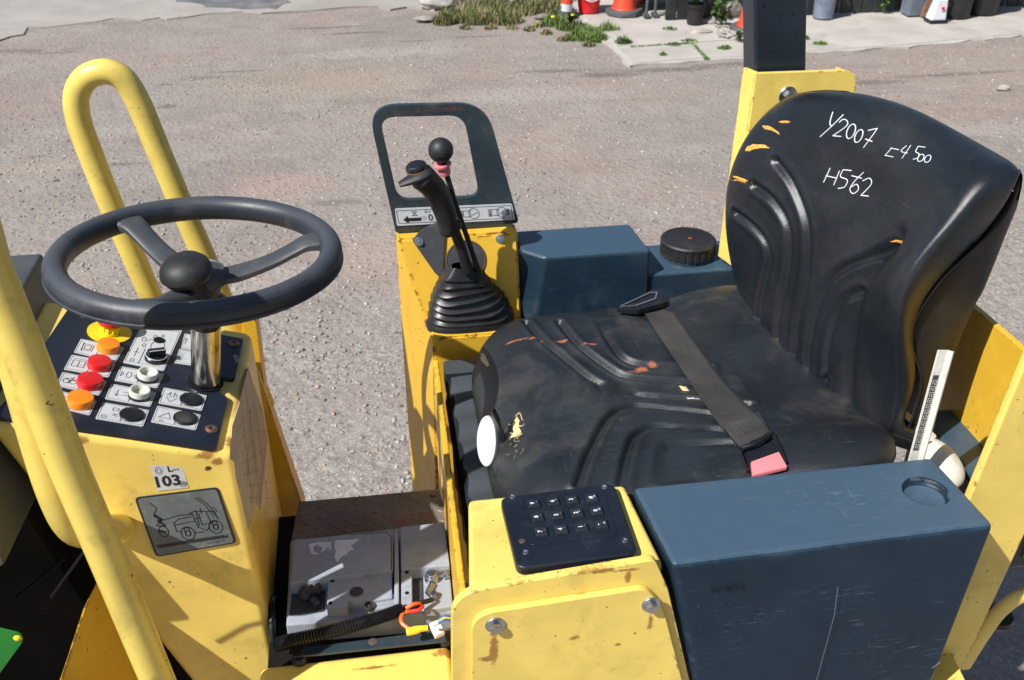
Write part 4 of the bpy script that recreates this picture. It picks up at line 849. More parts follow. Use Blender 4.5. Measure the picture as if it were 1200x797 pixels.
wire([(775, 590, .998), (815, 590, 1.0), (850, 580, .99)], .002, 'rusty_steel')
b = new(); P = [bp(x, y, .960) for x, y in ((150, 672), (800, 588), (815, 640), (92, 716))]; prism(b, P, (0, 0, -.005), .001); st = obj('battery_strap', b, 'guard_blue', RR)
b = new(); lathe(b, [(0, .0006), (.006, .0006), (.0075, 0)], Matrix.Translation(bp(465, 645, .9604)), 18); obj('strap_hole', b, 'rusty_steel', st)
for x, y in ((125, 738), (808, 648)):
    b = new(); lathe(b, [(0, 0), (.0115, 0), (.013, .006), (.010, .012), (0, .013)], Matrix.Translation(bp(x, y, .943)), 22); obj('rubber_stop', b, 'black_plastic', RR)
b = new(); tube(b, [V((-.2235, 0, 0))+V((0, onx(324, 740, -.2235).y, onx(324, 740, -.2235).z))+V((0, math.cos(a)*.05, math.sin(a)*.062)) for a in [2*math.pi*i/28 for i in range(28)]], .006, 8, closed=True); obj('hose_grommet', b, 'black_plastic', console)
q_ = onx(324, 740, -.222); b = new(); lathe(b, [(0, .001), (1, .001), (1, 0)], frame(q_, (1, 0, 0), (0, 1, 0)) @ Matrix.Diagonal((.05, .062, 1, 1)), 28); obj('cable_opening', b, 'grime_shade', console)

# --- keypad console with cover plate
b = new(); hexa(b, [(.086, .958, 1.285), (.350, .958, 1.285), (.338, 1.128, 1.285), (.104, 1.128, 1.285)], [(.086, .958, .95), (.350, .958, .95), (.338, 1.128, .95), (.104, 1.128, .95)], .008, 3); kc = obj('keypad_console', b, 'yellow_paint', RR)
P = rpoly([ony(x, y, .945) for x, y in ((530, 900), (529, 697), (768, 656), (783, 690), (832, 900))], [0, .045, .010, .01, 0], 8)
b = new(); prism(b, P, (0, .013, 0), .0018, 3); cov = obj('outer_plate', b, 'yellow_paint', kc)
P = rpoly([ony(x, y, .934) for x, y in ((553, 900), (553, 722), (758, 690), (777, 712), (826, 900))], [0, .032, .016, .02, 0], 8)
b = new(); prism(b, P, (0, .0108, 0), .0012, 2); cov = obj('cover_plate', b, 'yellow_paint', kc)
def hexbolt(p, n, r, m='bolt_steel', parent=None, name='bolt', turn=.3):
    b = new(); M = frame(p, n, (1, .2, turn)); lathe(b, [(0, 0), (r, 0), (r, r*.12), (r*.93, r*.2), (r*.62, r*.22), (0, r*.22)], M, 30)
    t_ = bmesh.new(); bmesh.ops.create_cone(t_, cap_ends=True, segments=6, radius1=r*.62, radius2=r*.60, depth=r*.6, matrix=Matrix.Translation((0, 0, r*.5))); bmesh.ops.bevel(t_, geom=[e_ for e_ in t_.edges if abs(e_.verts[0].co.z-e_.verts[1].co.z) < 1e-4 and e_.verts[0].co.z > r*.5], offset=r*.07, segments=2, affect='EDGES'); merge(b, t_, M)
    lathe(b, [(r*.28, r*.8), (r*.22, r*.83), (0, r*.82)], M, 12)
    return obj(name, b, m, parent)
hexbolt(ony(763, 708, .934), (0, -1, 0), .0135, parent=kc); hexbolt(ony(580, 732, .934), (0, -1, 0), .0135, parent=kc)
def kp(x, y, z): return onz(570+x/5.695, 550+y/5.695, z)
KZ = 1.300
Q = rpoly([kp(x, y, KZ) for x, y in ((90, 185), (850, 88), (1015, 560), (205, 662))], .014, 6)
b = new(); prism(b, Q, (0, 0, -.0152), .003, 3); kpad = obj('keypad', b, 'black_plastic', RR); kpad.data.materials[0] = MC['keypad_black']
b = new(); Q = [kp(x, y, KZ+.0012) for x, y in ((222, 195), (778, 133), (878, 436), (300, 505))]; prism(b, rpoly(Q, .003, 3), (0, 0, -.0014), .0004, 1); obj('key_field', b, 'keypad_black', kpad)
ux = (kp(447, 210, KZ)-kp(315, 220, KZ)); 
rows = (((315, 222, '9'), (447, 208, '6'), (573, 196, '3'), (703, 184, '#')), ((341, 312, '8'), (474, 299, '5'), (605, 285, '2'), (736, 270, '0')), ((367, 410, '7'), (501, 394, '4'), (636, 378, '1'), (769, 362, '*')))
for rw in rows:
    for x, y, ch in rw:
        c = kp(x, y, KZ+.0055); b = new(); s = .0090
        hexa(b, [c+V((a*s*.88, d*s*.84, 0)) for a, d in ((-1, -1), (1, -1), (1, 1), (-1, 1))], [c+V((a*s, d*s, -.005)) for a, d in ((-1, -1), (1, -1), (1, 1), (-1, 1))], .0011, 2)
        textmesh(b, ch, frame(c+V((-.0018, -.0012, .0003)), (0, 0, 1), (0, 1, 0)), .0085, mi=1, depth=0, bold=.0002)
        if ch not in '0#*': textmesh(b, '+' if ch in '62' else '-', frame(c+V((.0036, .001, .0003)), (0, 0, 1), (0, 1, 0)), .005, mi=1, depth=0)
        else: textmesh(b, 'ab', frame(c+V((.0036, .001, .0003)), (0, 0, 1), (0, 1, 0)), .0045, mi=1, depth=0)
        obj('key', b, ['key_black', 'chalk'], kpad)
for x, y in ((175, 183), (788, 118), (925, 475), (262, 553)):
    b = new(); lathe(b, [(0, .0008), (.0016, .0005), (.0022, .0016), (.0040, .0016), (.0048, 0), (.0048, -.001)], Matrix.Translation(kp(x, y, KZ)), 20); obj('screw', b, 'bolt_steel', kpad)
b = new(); lathe(b, [(0, .0004), (.004, .0004), (.0045, 0)], Matrix.Translation(kp(238, 478, KZ)), 16); obj('screw_hole', b, 'rusty_steel', kpad)

# --- blue side box with cup recess
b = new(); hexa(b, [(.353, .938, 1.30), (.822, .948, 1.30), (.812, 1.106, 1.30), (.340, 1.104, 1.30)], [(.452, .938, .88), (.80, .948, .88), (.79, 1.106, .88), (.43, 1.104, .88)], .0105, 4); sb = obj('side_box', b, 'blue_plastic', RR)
cc = onz(1085, 576, 1.30); cut = new(); lathe(cut, [(0, -.013), (.029, -.013), (.0315, -.005), (.034, .001), (.040, .01), (0, .01)], Matrix.Translation(cc), 48); boolean(sb, cut)
b = new(); Q = onp(851, 690, (.4, .938, 1.1), (0, -1, 0)); textmesh(b, 'VC 5210', frame(V((Q.x, .9372, Q.z)), (0, -1, 0), (1, 0, .03)), .0135, depth=0, shear=.3); obj('marker_writing', b, 'grime_shade', sb, wn=False)
b = new(); tube(b, [ony(982, 688, .9372), ony(978, 720, .9372), ony(957, 797, .9372)], .0004, 4); tube(b, [ony(1092, 783, .9372), ony(1102, 776, .9372)], .0005, 4); obj('scratch', b, 'bin_grey', sb, wn=False)

# --- roll bar posts, rear wall
b = new(); hexa(b, [(.875, 1.03, 1.72), (1.000, 1.03, 1.72), (1.000, 1.045, 1.72), (.875, 1.045, 1.72)], [(.797, 1.03, .86), (.917, 1.03, .86), (.917, 1.045, .86), (.797, 1.045, .86)], .004, 3)
hexa(b, [(.73, .938, .930), (.880, .938, .935), (.895, 1.05, .935), (.73, 1.05, .930)], [(.73, .938, .915), (.880, .938, .92), (.895, 1.05, .92), (.73, 1.05, .915)], .003, 2); obj('roll_bar_leg', b, 'yellow_paint', RR)
b = new(); hexa(b, [(.995, 1.05, 1.412), (1.007, 1.05, 1.412), (1.007, 1.83, 1.39), (.995, 1.83, 1.39)], [(.995, 1.05, 1.10), (1.007, 1.05, 1.10), (1.007, 1.83, 1.0), (.995, 1.83, 1.0)], .002, 2); obj('rear_wall', b, 'yellow_fresh', RR)
b = new(); P = rpoly([ony(886, 86, 1.79), ony(1003, 82, 1.79), ony(1004, 330, 1.79), ony(857, 312, 1.79)], [.004, .028, 0, 0], 5); prism(b, P, (0, .010, 0), .002, 2)
F0, F1, F2, F3 = ony(888, 86, 1.793), ony(871, 79, 1.835), ony(841, 300, 1.835), ony(857, 312, 1.793); prism(b, [F0, F1, F2, F3], (.008, .001, 0), .0015, 2)
hexa(b, [(.932, 1.803, 1.672), (.940, 1.803, 1.672), (.940, 1.88, 1.665), (.932, 1.88, 1.665)], [(.945, 1.803, 1.25), (.953, 1.803, 1.25), (.953, 1.88, 1.25), (.945, 1.88, 1.25)], .002, 2)
br = obj('roll_bar_bracket', b, 'yellow_paint', RR); hexbolt(ony(923, 112, 1.79), (0, -1, 0), .0185, parent=br)
b = new(); hexa(b, [(.592, 1.815, 2.75), (.692, 1.815, 2.75), (.692, 1.885, 2.75), (.592, 1.885, 2.75)], [(.772, 1.815, 1.45), (.876, 1.815, 1.45), (.876, 1.885, 1.45), (.772, 1.885, 1.45)], .007, 4); obj('roll_bar_post', b, 'post_blue', RR)
b = new(); box(b, (1.22, 1.21, 1.135), (.58, .28, .13), bev=.012, seg=3); obj('rear_box', b, 'tank_plastic', RR)
b = new(); tube(b, cr([ony(x, y, 1.085) for x, y in ((1240, 690), (1200, 697), (1172, 716), (1150, 745), (1128, 780))], 5), .016, 14, flat=(1, .6)); obj('lamp_bracket', b, 'yellow_paint', RR)
b = new(); p = ony(1167, 722, 1.11); lathe(b, [(0, -.008), (.026, -.010), (.030, -.003), (.028, .006), (.016, .010), (0, .010)], Matrix.Translation(p), 30); obj('rubber_mount', b, 'black_plastic', RR)
# white moulded plastic cap behind the blue box
b = new(); p = onz(1110, 553, 1.235); Mx = Matrix.Translation(p+V((.0, .02, 0)))
t_ = bmesh.new(); bmesh.ops.create_uvsphere(t_, u_segments=32, v_segments=16, radius=1)
for v in t_.verts: v.co = V((v.co.x*.030*(1-.25*v.co.y), v.co.y*.046, v.co.z*.026+.01*v.co.y))
merge(b, t_, Mx); tube(b, cr([p+V((-.05, .025, .012)), p+V((-.03, .05, .030)), p+V((-.018, .07, .035)), p+V((.005, .065, .015))], 5), .010, 10, flat=(1, .5)); wc = obj('plastic_cap', b, 'white_plastic', RR)
b = new(); box(b, (0, 0, 0), (.010, .003, .006), Matrix.Translation(p+V((-.024, .040, .040)))); obj('cap_slot', b, 'grime_shade', wc)

# --- lever tower
b = new(); IN = V((0, -.172, .050)).normalized()
prof = [(1.74, .5), (1.74, 1.190), (1.80, 1.190), (1.85, 1.362), (1.90, 1.362), (1.90, .5)]
def tx(z): return .097+(.042-.097)*min(1, max(0, (z-1.215)/.17)) if z > 1 else .085
L1 = [V((tx(z), y, z)) for y, z in prof]; L1 = [V(p) for p in ((.082, 1.74, .5), (.099, 1.74, 1.190), (.088, 1.80, 1.190), (.043, 1.85, 1.362), (.041, 1.90, 1.362), (.040, 1.90, .5))]; R1 = [V((.288, y, z)) for y, z in prof]
t_ = bmesh.new(); a = [t_.verts.new(p) for p in L1]; c = [t_.verts.new(p) for p in R1]; t_.faces.new(a); t_.faces.new(c[::-1])
for i in range(6): t_.faces.new((a[i], c[i], c[(i+1) % 6], a[(i+1) % 6]))
bmesh.ops.recalc_face_normals(t_, faces=t_.faces[:]); bmesh.ops.bevel(t_, geom=t_.edges[:], offset=.004, segments=2, affect='EDGES'); merge(b, t_)
tower = obj('lever_tower', b, 'yellow_fresh', RR)
IP = V((.17, 1.825, 1.276)); 
def ip(x, y, off=0): return onp(x, y, IP+IN*off, IN)
hexbolt(ip(491, 283, .006), IN, .0095, parent=tower); hexbolt(ip(586, 280, .0), IN, .0095, parent=tower)
b = new(); prism(b, rpoly([ip(x, y, .006) for x, y in ((483, 282), (492, 271), (514, 259), (522, 262), (519, 322), (511, 322))], .005, 4), -IN*.006, .001); obj('lever_bracket', b, 'spoke_grey', tower)
b = new(); c = ip(546, 305, .001); tube(b, [frame(c, IN, (1, 0, 0)) @ V((math.cos(a)*.040, math.sin(a)*.040, 0)) for a in [2*math.pi*i/32 for i in range(32)]], .002, 8, closed=True); lathe(b, [(.040, 0), (.036, .001), (0, .001)], frame(c, IN), 30, mi=1); obj('collar_ring', b, ['rusty_steel', 'spoke_grey'], tower)
# gaiter: stack of folds
axg = V((-.06, -.22, .97)).normalized(); gx = (V((1, .0, 0))-axg*axg.x).normalized(); gy = axg.cross(gx)
B0 = onz(550, 366, 1.208)
folds = 8
for i in range(folds):
    f = i/(folds-1); hw = .088*(1-f**1.3)+.040*f**1.3; hd = .055*(1-f)+.028*f; c = B0+axg*(.115*f)+gx*(.0-.010*f)
    G = []
    prof = [(.76, -.013), (.96, -.0115), (1.01, -.008), (1.0, -.0055), (.84, .000), (.66 if i < folds-1 else .45, .014)]
    if i == 0: prof = [(1.02, -.018), (1.05, -.012), (1.03, -.004), (.92, .004), (.8, .016)]
    for j in range(49):
        a = 2*math.pi*(j % 48)/48; ca, sa = math.cos(a), math.sin(a); n_ = .62
        X = math.copysign(abs(ca)**n_, ca); Y_ = math.copysign(abs(sa)**n_, sa)
        sag = .0035*math.sin(a*2+i*.9)+.002*math.sin(a*3+i)
        G.append([c+gx*(X*hw*r)+gy*(Y_*hd*r)+axg*(z+sag) for r, z in prof])
    b = new(); gridmesh(b, G); bmesh.ops.remove_doubles(b, verts=b.verts, dist=1e-5); bmesh.ops.recalc_face_normals(b, faces=b.faces[:])
    if i == 0: gt = obj('gaiter', b, 'black_gaiter', RR)
    else: obj('gaiter_fold', b, 'black_gaiter', gt)
# joystick
jp = cr([ony(x, y, Y) for x, y, Y in ((525, 275, 1.742), (524.5, 266, 1.742), (523, 254, 1.742), (518, 239, 1.738), (510, 223, 1.73), (499, 211, 1.72), (490, 204, 1.715))], 6)
def rr_at(t): return float(np.interp(t, (0, .04, .15, .35, .6, .8, .93, 1), (.013, .018, .0195, .0225, .0245, .025, .027, .020)))
b = new(); tube(b, jp, [rr_at(i/(len(jp)-1)) for i in range(len(jp))], 18, flat=(1, .92)); js = obj('joystick', b, 'rubber', RR)
b = new(); tube(b, cr([ony(x, y, 1.752) for x, y in ((528, 258), (534, 274), (541, 293), (548, 318))], 5), .0105, 12); box(b, (0, 0, 0), (.016, .02, .03), Matrix.Translation(ony(534, 266, 1.742)) @ Matrix.Rotation(.3, 4, 'Y'), .004); obj('lever_stalk', b, 'black_plastic', js)
b = new(); a_ = jp[-1]; tube(b, cr([a_+V((.018, .0, .003)), a_+V((-.004, -.01, -.002)), a_+V((-.036, -.016, -.012))], 5), [.016, .018, .019, .019, .018, .017, .015, .014, .012, .010, .007], 14, flat=(.55, 1)); obj('thumb_rest', b, 'rubber', js)
b = new(); lathe(b, [(0, 0), (.017, 0), (.018, .003), (.017, .008), (.014, .0105), (0, .011)], frame(a_+V((-.002, 0, .010)), (-.25, -.2, 1), (1, 0, 0)), 26, sx=1.1, sy=.9); obj('thumb_button', b, 'black_plastic', js)
b = new(); lathe(b, [(0, 0), (.0185, 0), (.0185, .003), (0, .003)], frame(a_+V((-.0015, 0, .0075)), (-.25, -.2, 1), (1, 0, 0)), 26, sx=1.1, sy=.9); obj('button_collar', b, 'wood_brown', js)
b = new(); tube(b, [ony(561, 318, 1.77), ony(548, 280, 1.77), ony(534, 240, 1.77), ony(522, 200, 1.77), ony(519, 188, 1.77)], .0052, 12); tl = obj('throttle_lever', b, 'rubber', RR)
b = new(); p = ony(516.5, 176, 1.77); lathe(b, [(0, -.026), (.008, -.026), (.009, -.021)]+[(.0235*math.sin(a), -.0235*math.cos(a)) for a in [math.pi*i/18 for i in range(3, 9)]]+[(.0228, 0), (.0235, .001)]+[(.0235*math.sin(a), -.0235*math.cos(a)) for a in [math.pi*i/18 for i in range(10, 19)]], Matrix.Translation(p), 36); obj('ball_knob', b, 'rubber', tl)
b = new(); p = ony(520, 198, 1.77); Mr = frame(p, (-.25, 0, 1)); lathe(b, [(0, -.012), (.010, -.012), (.012, -.004), (.011, .003), (.0165, .006), (.017, .010), (.012, .011), (0, .011)], Mr, 26); obj('red_collar', b, 'buckle_red', tl)
# guard frame
GYY = 1.875
def gf(x, y): return ony(430+x/3.985, 100+y/3.985, GYY)
O = rpoly([gf(*p) for p in ((135, 690), (712, 645), (556, 84), (0, 95))], [.004, .012, .058, .058], 8); H = rpoly([gf(*p) for p in ((145, 537), (527, 521), (452, 141), (58, 151))], [.026, .026, .030, .030], 8)
b = new(); prism(b, O, (0, .012, 0), .0015, 2, hole=H); gfm = obj('lever_guard', b, 'guard_blue', RR)
q = [ony(430+x/3.985, 100+y/3.985, GYY-.0005) for x, y in ((130, 575), (676, 552), (692, 626), (140, 656))]
plate('lever_decal', q, 'decal_light', .0008, .004, gfm); M = quadM(*q)
b = strokes([[(-.485, .38), (.485, .38), (.485, -.38), (-.485, -.38), (-.485, .38)], circ(.16, 0, .045, 18, .30), circ(.40, 0, .045, 18, .30), rect(.10, 0, .03, .18), rect(.34, 0, .03, .18), [(.14, -.1), (.19, .05)], [(.38, -.1), (.42, .05)], [(-.36, .28), (-.32, .05), (-.36, .05), (-.32, .28), (-.36, .28)], circ(-.24, .25, .012, 8, .06), [(-.22, .2), (-.2, .28)]], M, .0011, .0011)
strokes([[(-.40, -.18), (-.375, -.18)], [(-.36, -.18), (-.345, -.18)], [(-.335, -.18), (-.325, -.18)], [(-.31, -.18), (-.302, -.18)]], M, .0075, .0011, b=b)
vs_ = [b.verts.new(M @ V(p)+V(M.col[2][:3])*.0011) for p in ((-.445, -.18, 0), (-.40, -.42, 0), (-.40, .06, 0))]; b.faces.new(vs_)
for x_ in (-.29, -.275, -.262, -.25): strokes([[(x_, -.25), (x_, .0)]], M, .0006, .0011, b=b)
textmesh(b, '0', tM(M, -.21, -.12, .0011), .55, depth=0, bold=.01)
for x_, s_ in ((.055, 'MIN'), (.295, 'MAX'), (.475-.02, 'BAR')):
    T = tM(M, x_, 0, .0011) @ Matrix.Rotation(math.pi/2, 4, 'Z'); textmesh(b, s_, T, .22, depth=0, bold=.004)
obj('decal_printing', b, 'label_ink', gfm, wn=False)

# --- fuel tank
b = new()
hexa(b, [(.290, 1.835, 1.33), (.335, 1.792, 1.33), (.556, 1.790, 1.33), (.545, 1.925, 1.33), (.292, 1.925, 1.33)], [(.283, 1.80, 1.0), (.292, 1.785, 1.0), (.556, 1.785, 1.0), (.545, 1.925, 1.0), (.285, 1.925, 1.0)], .009, 4)
hexa(b, [(.549, 1.80, 1.268), (.80, 1.80, 1.268), (.80, 1.94, 1.268), (.549, 1.94, 1.268)], [(.549, 1.79, 1.0), (.80, 1.79, 1.0), (.80, 1.94, 1.0), (.549, 1.94, 1.0)], .008, 3)
p = onz(805, 297, 1.272); lathe(b, [(.058, -.004), (.056, .004), (.052, .006), (.048, .006)], Matrix.Translation(p), 40); tank = obj('fuel_tank', b, 'tank_plastic', RR)
b = new(); G = []
for j in range(145):
    a = 2*math.pi*(j % 144)/144; kk = 1.0 if (j % 6) < 4 else .965
    G.append([p+V((math.cos(a)*r*(kk if 0 < i < 4 else 1), math.sin(a)*r*(kk if 0 < i < 4 else 1), z)) for i, (r, z) in enumerate(((.055, .004), (.0595, .005), (.0595, .010), (.0585, .028), (.0595, .030), (.0595, .033), (.056, .0365), (.051, .037), (.049, .0355), (.0, .0355)))])
gridmesh(b, G); bmesh.ops.remove_doubles(b, verts=b.verts, dist=1e-5); bmesh.ops.recalc_face_normals(b, faces=b.faces[:]); cap = obj('fuel_cap', b, 'rubber', tank)
b = new(); strokes([[(-.4, 0), (.4, .1)], [(0, -.4), (.1, .4)], [(-.3, .3), (.35, -.2)]], Matrix.Translation(p+V((0.003, 0, .0362))) @ Matrix.Diagonal((.008, .008, 1, 1)), .002, 0, b=b); obj('paint_mark', b, 'wire_orange', tank, wn=False)

# --- suspension cover under the seat
G = []
for i in range(41):
    y = 1.16+.50*i/40; t = (i/40*6.5) % 1; hgt = .012*abs(math.sin(math.pi*i/40*6.5)); x0 = .106+.006*abs(math.sin(math.pi*i/40*6.5))
    x0 += .004; hgt += .058; G.append([V((x0+.012, y, .90)), V((x0+.010, y, 1.00)), V((x0, y, 1.065+hgt*.8)), V((x0+.010, y, 1.075+hgt)), V((x0+.04, y, 1.078+hgt)), V((x0+.12, y, 1.078+hgt)), V((x0+.25, y, 1.078+hgt))])
b = new(); gridmesh(b, G); box(b, (.175, 1.685, 1.13), (.12, .05, .05), bev=.004); box(b, (.45, 1.42, 1.0), (.5, .46, .18), bev=.02); obj('suspension_cover', b, 'rib_mat', RR)
b = new(); c = ony(571, 517, 1.34); Mo = frame(c, (-.62, -.60, .50), ony(580, 549, 1.325)-ony(564, 481, 1.355)); G = []
lathe(b, [(0, -.006), (.95, -.006), (1, -.002), (.97, .003), (.85, .005), (0, .006)], Mo @ Matrix.Diagonal((.043, .0195, 1, 1)), 40); wk = obj('adjuster_knob', b, 'label_white', RR)
b = new(); tube(b, cr([ony(x, y, 1.335) for x, y in ((576, 478), (586, 500), (592, 530), (592, 560), (588, 590))], 5), .007, 10, flat=(1, .7)); obj('adjuster_arm', b, 'black_plastic', wk)
# --- seat: smooth shells with moulded ribs
def bvh_of(verts, faces): return BVHTree.FromPolygons(verts, faces)
def hit(bv, x, y):
    r = bv.ray_cast(CAM, ray(x, y).normalized()); return r[0], r[1]
def gridfaces(R, Cn, wrap=False): return [(i*Cn+j, i*Cn+(j+1) % Cn, (i+1)*Cn+(j+1) % Cn, (i+1)*Cn+j) for i in range(R-1) for j in range(Cn if wrap else Cn-1)]
def crgrid(Cp, n):
    Cp = np.array([[tuple(p) for p in r] for r in Cp], float)
    def up(A, n):
        A = np.concatenate([2*A[:1]-A[1:2], A, 2*A[-1:]-A[-2:-1]]); out = []
        for i in range(1, len(A)-2):
            p0, p1, p2, p3 = A[i-1], A[i], A[i+1], A[i+2]
            for j in range(n):
                t = j/n; out.append(.5*(2*p1+(p2-p0)*t+(2*p0-5*p1+4*p2-p3)*t*t+(3*p1-p0-3*p2+p3)*t**3))
        out.append(A[-2]); return np.array(out)
    A = up(Cp, n); return np.swapaxes(up(np.swapaxes(A, 0, 1), n), 0, 1)
def smooth(A, k, it, pin=0):
    for _ in range(it):
        B_ = A.copy(); B_[1:-1] += k*(A[2:]+A[:-2]-2*A[1:-1]); A = B_; B_ = A.copy(); B_[:, 1:-1] += k*(A[:, 2:]+A[:, :-2]-2*A[:, 1:-1]); A = B_
    return A
def segdist(P, L):
    best = np.full(len(P), 9.); 
    for a, b_ in zip(L[:-1], L[1:]):
        a = np.array(a); b_ = np.array(b_); d = b_-a; t = np.clip(((P-a)@d)/max(1e-12, d@d), 0, 1); q = a+t[:, None]*d
        best = np.minimum(best, np.linalg.norm(P-q, axis=1))
    return best
def normals(A):
    du = np.gradient(A, axis=1); dv = np.gradient(A, axis=0); n = np.cross(du, dv); return n/np.maximum(1e-9, np.linalg.norm(n, axis=2, keepdims=True))
def groove(d, w_, depth): return -depth*np.exp(-(d/w_)**2)+depth*.45*np.exp(-((d-2.1*w_)/(w_*.9))**2)
def from_arr(name, A, m, parent, thick=0):
    R, Cn = A.shape[:2]; me = bpy.data.meshes.new(name); c = A.reshape(-1, 3).mean(0); c = V(c)
    vs = (A.reshape(-1, 3)-np.array(c)).tolist(); me.from_pydata(vs, [], gridfaces(R, Cn)); me.materials.append(MC[m])
    for p in me.polygons: p.use_smooth = True
    o = bpy.data.objects.new(name, me); COL.objects.link(o); o.parent = parent; o.location = c-ORG[parent.name]; ORG[o.name] = c
    return o
# backrest control net, bottom to top, far side to near side
NET = [[(862, 345), (900, 422), (935, 462), (968, 486), (1020, 506), (1055, 500)],
       [(848, 300), (893, 350), (935, 400), (985, 440), (1035, 455), (1079, 445)],
       [(842, 250), (895, 290), (945, 335), (1000, 372), (1033, 355), (1068, 388)],
       [(848, 200), (905, 230), (960, 270), (1022, 315), (1060, 298), (1100, 330)],
       [(872, 152), (930, 170), (990, 205), (1050, 250), (1100, 252), (1150, 283)],
       [(905, 120), (955, 121), (1010, 142), (1072, 174), (1132, 200), (1187, 228)]]
MIDC = [(1040, 506), (1062, 450), (1054, 372), (1084, 314), (1132, 262), (1164, 212)]
for r_n, m_n in zip(NET, MIDC): r_n.insert(5, m_n)
YS = [[1.69, 1.57, 1.45, 1.35, 1.245, 1.205, 1.215]]*2+[[1.69, 1.57, 1.45, 1.345, 1.215, 1.185, 1.225]]*3+[[1.69, 1.57, 1.45, 1.34, 1.235, 1.20, 1.20]]
C_ = [[ony(x, y, Y) for (x, y), Y in zip(r, yy)] for r, yy in zip(NET, YS)]
TOP = [ony(x, y, Y) for (x, y), Y in zip(((926, 108), (973, 105), (1038, 120), (1100, 153), (1152, 180), (1176, 191), (1192, 205)), (1.69, 1.57, 1.45, 1.35, 1.27, 1.235, 1.21))]
KX = (1, 1, 1, 1, .85, .62, .42)
for ox, oz in ((.018, 0), (.048, -.012), (.058, -.05)): C_.append([p+V((ox*k_, .02*ox/.058*(1-k_), oz)) for p, k_ in zip(TOP, KX)])
C_.insert(0, [p+V((.045, 0, -.020)) for p in C_[0]]); C_.insert(0, [p+V((.035, 0, -.03)) for p in C_[0]])
for r in C_:
    a, z = r[0], r[-1]; r.insert(0, a+V((.045, .012, 0))); r.insert(0, a+V((.080, .0, 0))); r.append(z+V((.010, .022, 0)))
A = crgrid(C_, 26)
A = smooth(A, .24, 220)
nr_ = normals(A)
if (nr_[A.shape[0]//2, A.shape[1]//2]@np.array((-1, -.3, .3))) < 0: nr_ = -nr_
bv = bvh_of([tuple(v) for v in A.reshape(-1, 3)], gridfaces(*A.shape[:2]))
def c4(pts): return [(820+x/1.6605, 80+y/1.6605) for x, y in pts]
def c8(pts): return [(900+x/3.987, 200+y/3.987) for x, y in pts]
def onsurf(bv, pts): return [h for h in (hit(bv, x, y)[0] for x, y in pts) if h is not None]
GR = [(c4([(70, 282), (100, 305), (128, 340), (134, 380), (120, 440), (114, 485), (124, 510)]), .0055, .0085),
      (c4([(105, 228), (140, 255), (168, 300), (174, 350), (165, 420), (150, 490), (152, 535), (172, 565)]), .0055, .009),
      (c4([(148, 180), (180, 225), (205, 290), (211, 350), (204, 430), (188, 500), (183, 550), (172, 565)]), .0055, .009),
      (c4([(375, 342), (330, 368), (275, 392), (243, 430), (222, 490), (211, 545), (210, 590), (228, 614), (246, 606)]), .0055, .009),
      (c4([(308, 432), (280, 455), (258, 505), (247, 560), (246, 606)]), .005, .008),
      (c4([(385, 335), (350, 370), (315, 430), (298, 500), (290, 580), (288, 650)]), .014, .010)]
Pf = A.reshape(-1, 3); disp = np.zeros(len(Pf))
for pts, w_, dpth in GR:
    L = cr(onsurf(bv, pts), 5) if len(pts) > 2 else onsurf(bv, pts); L = [tuple(p) for p in L]
    d = segdist(Pf, L); w_ *= 1.05; disp += (-dpth*.95*np.exp(-(d/w_)**2) + dpth*.30*np.exp(-((d-2.3*w_)/(w_))**2))
# pressed welt: the pad swells between the ribs
A2 = (Pf+nr_.reshape(-1, 3)*disp[:, None]).reshape(A.shape)
back = from_arr('seat_backrest', A2, 'black_vinyl', RR)
bvB = bvh_of([tuple(v) for v in A2.reshape(-1, 3)], gridfaces(*A2.shape[:2]))
# back shell on the near side and behind
SE = [(1062, 512), (1079, 447), (1067, 390), (1098, 333), (1146, 286), (1176, 252), (1189, 222)]
OU = [(1092, 520), (1105, 450), (1138, 366), (1150, 345), (1167, 305), (1183, 264), (1194, 234)]
rows_ = []
for (a, b_), (c, d) in zip(SE, OU):
    p = ony(a, b_, 1.222); q = ony(c, d, 1.255); m = (p+q)/2+V((.0, -.006, -.002))
    rows_.append([p+V((.01, .012, 0)), p+V((.004, 0, 0)), m, q, q+V((.02, .05, -.01)), q+V((.01, .22, -.03)), V((p.x-.03, 1.60, p.z-.05)), V((p.x-.06, 1.66, p.z-.07))])
rows_.append([p_+V((.004, .004, .012)) if j < 3 else p_+V((-.02, 0, .014)) for j, p_ in enumerate(rows_[-1])])
Ash = smooth(crgrid(rows_, 8), .2, 8); shell = from_arr('backrest_shell', Ash, 'rubber', RR)
b = new(); tube(b, cr([p+V((-.001, -.002, 0)) for p in [ony(x, y, 1.222) for x, y in SE[:5]]], 6), .0020, 8); obj('edge_piping', b, 'black_vinyl', shell)
# cushion
cx, cy, ax_, ay_ = .485, 1.415, .327, .296; NT, NR = 420, 110
th = np.linspace(0, 2*np.pi, NT+1); ct, st_ = np.cos(th), np.sin(th); pw = .36
bx = np.sign(ct)*np.abs(ct)**pw; by = np.sign(st_)*np.abs(st_)**pw
rho = np.linspace(0.002, 1, NR)
X = cx+ax_*rho[:, None]*bx[None]; Y_ = cy+(ay_+.0)*rho[:, None]*by[None]*(1+.07*(np.clip((X-.16)/.5, 0, 1)-.6))
def base_h(X, Y_, R):
    z = 1.268-.016*np.exp(-((X-.47)/.22)**2-((Y_-1.42)/.13)**2)
    z = z-4.0*np.clip(.27-X, 0, 1)**2
    s_ = 1/(1+np.exp(-(X-.60)/.035)); z = z+.036*s_*(1/(1+np.exp(-(np.abs(Y_-1.425)-.20)/.022)))
    z = z-.014*np.exp(-((X-.60)/.12)**2-((Y_-1.42)/.16)**2)
    return z-.034*(1-np.sqrt(np.clip(1-R**9, 0, 1)))
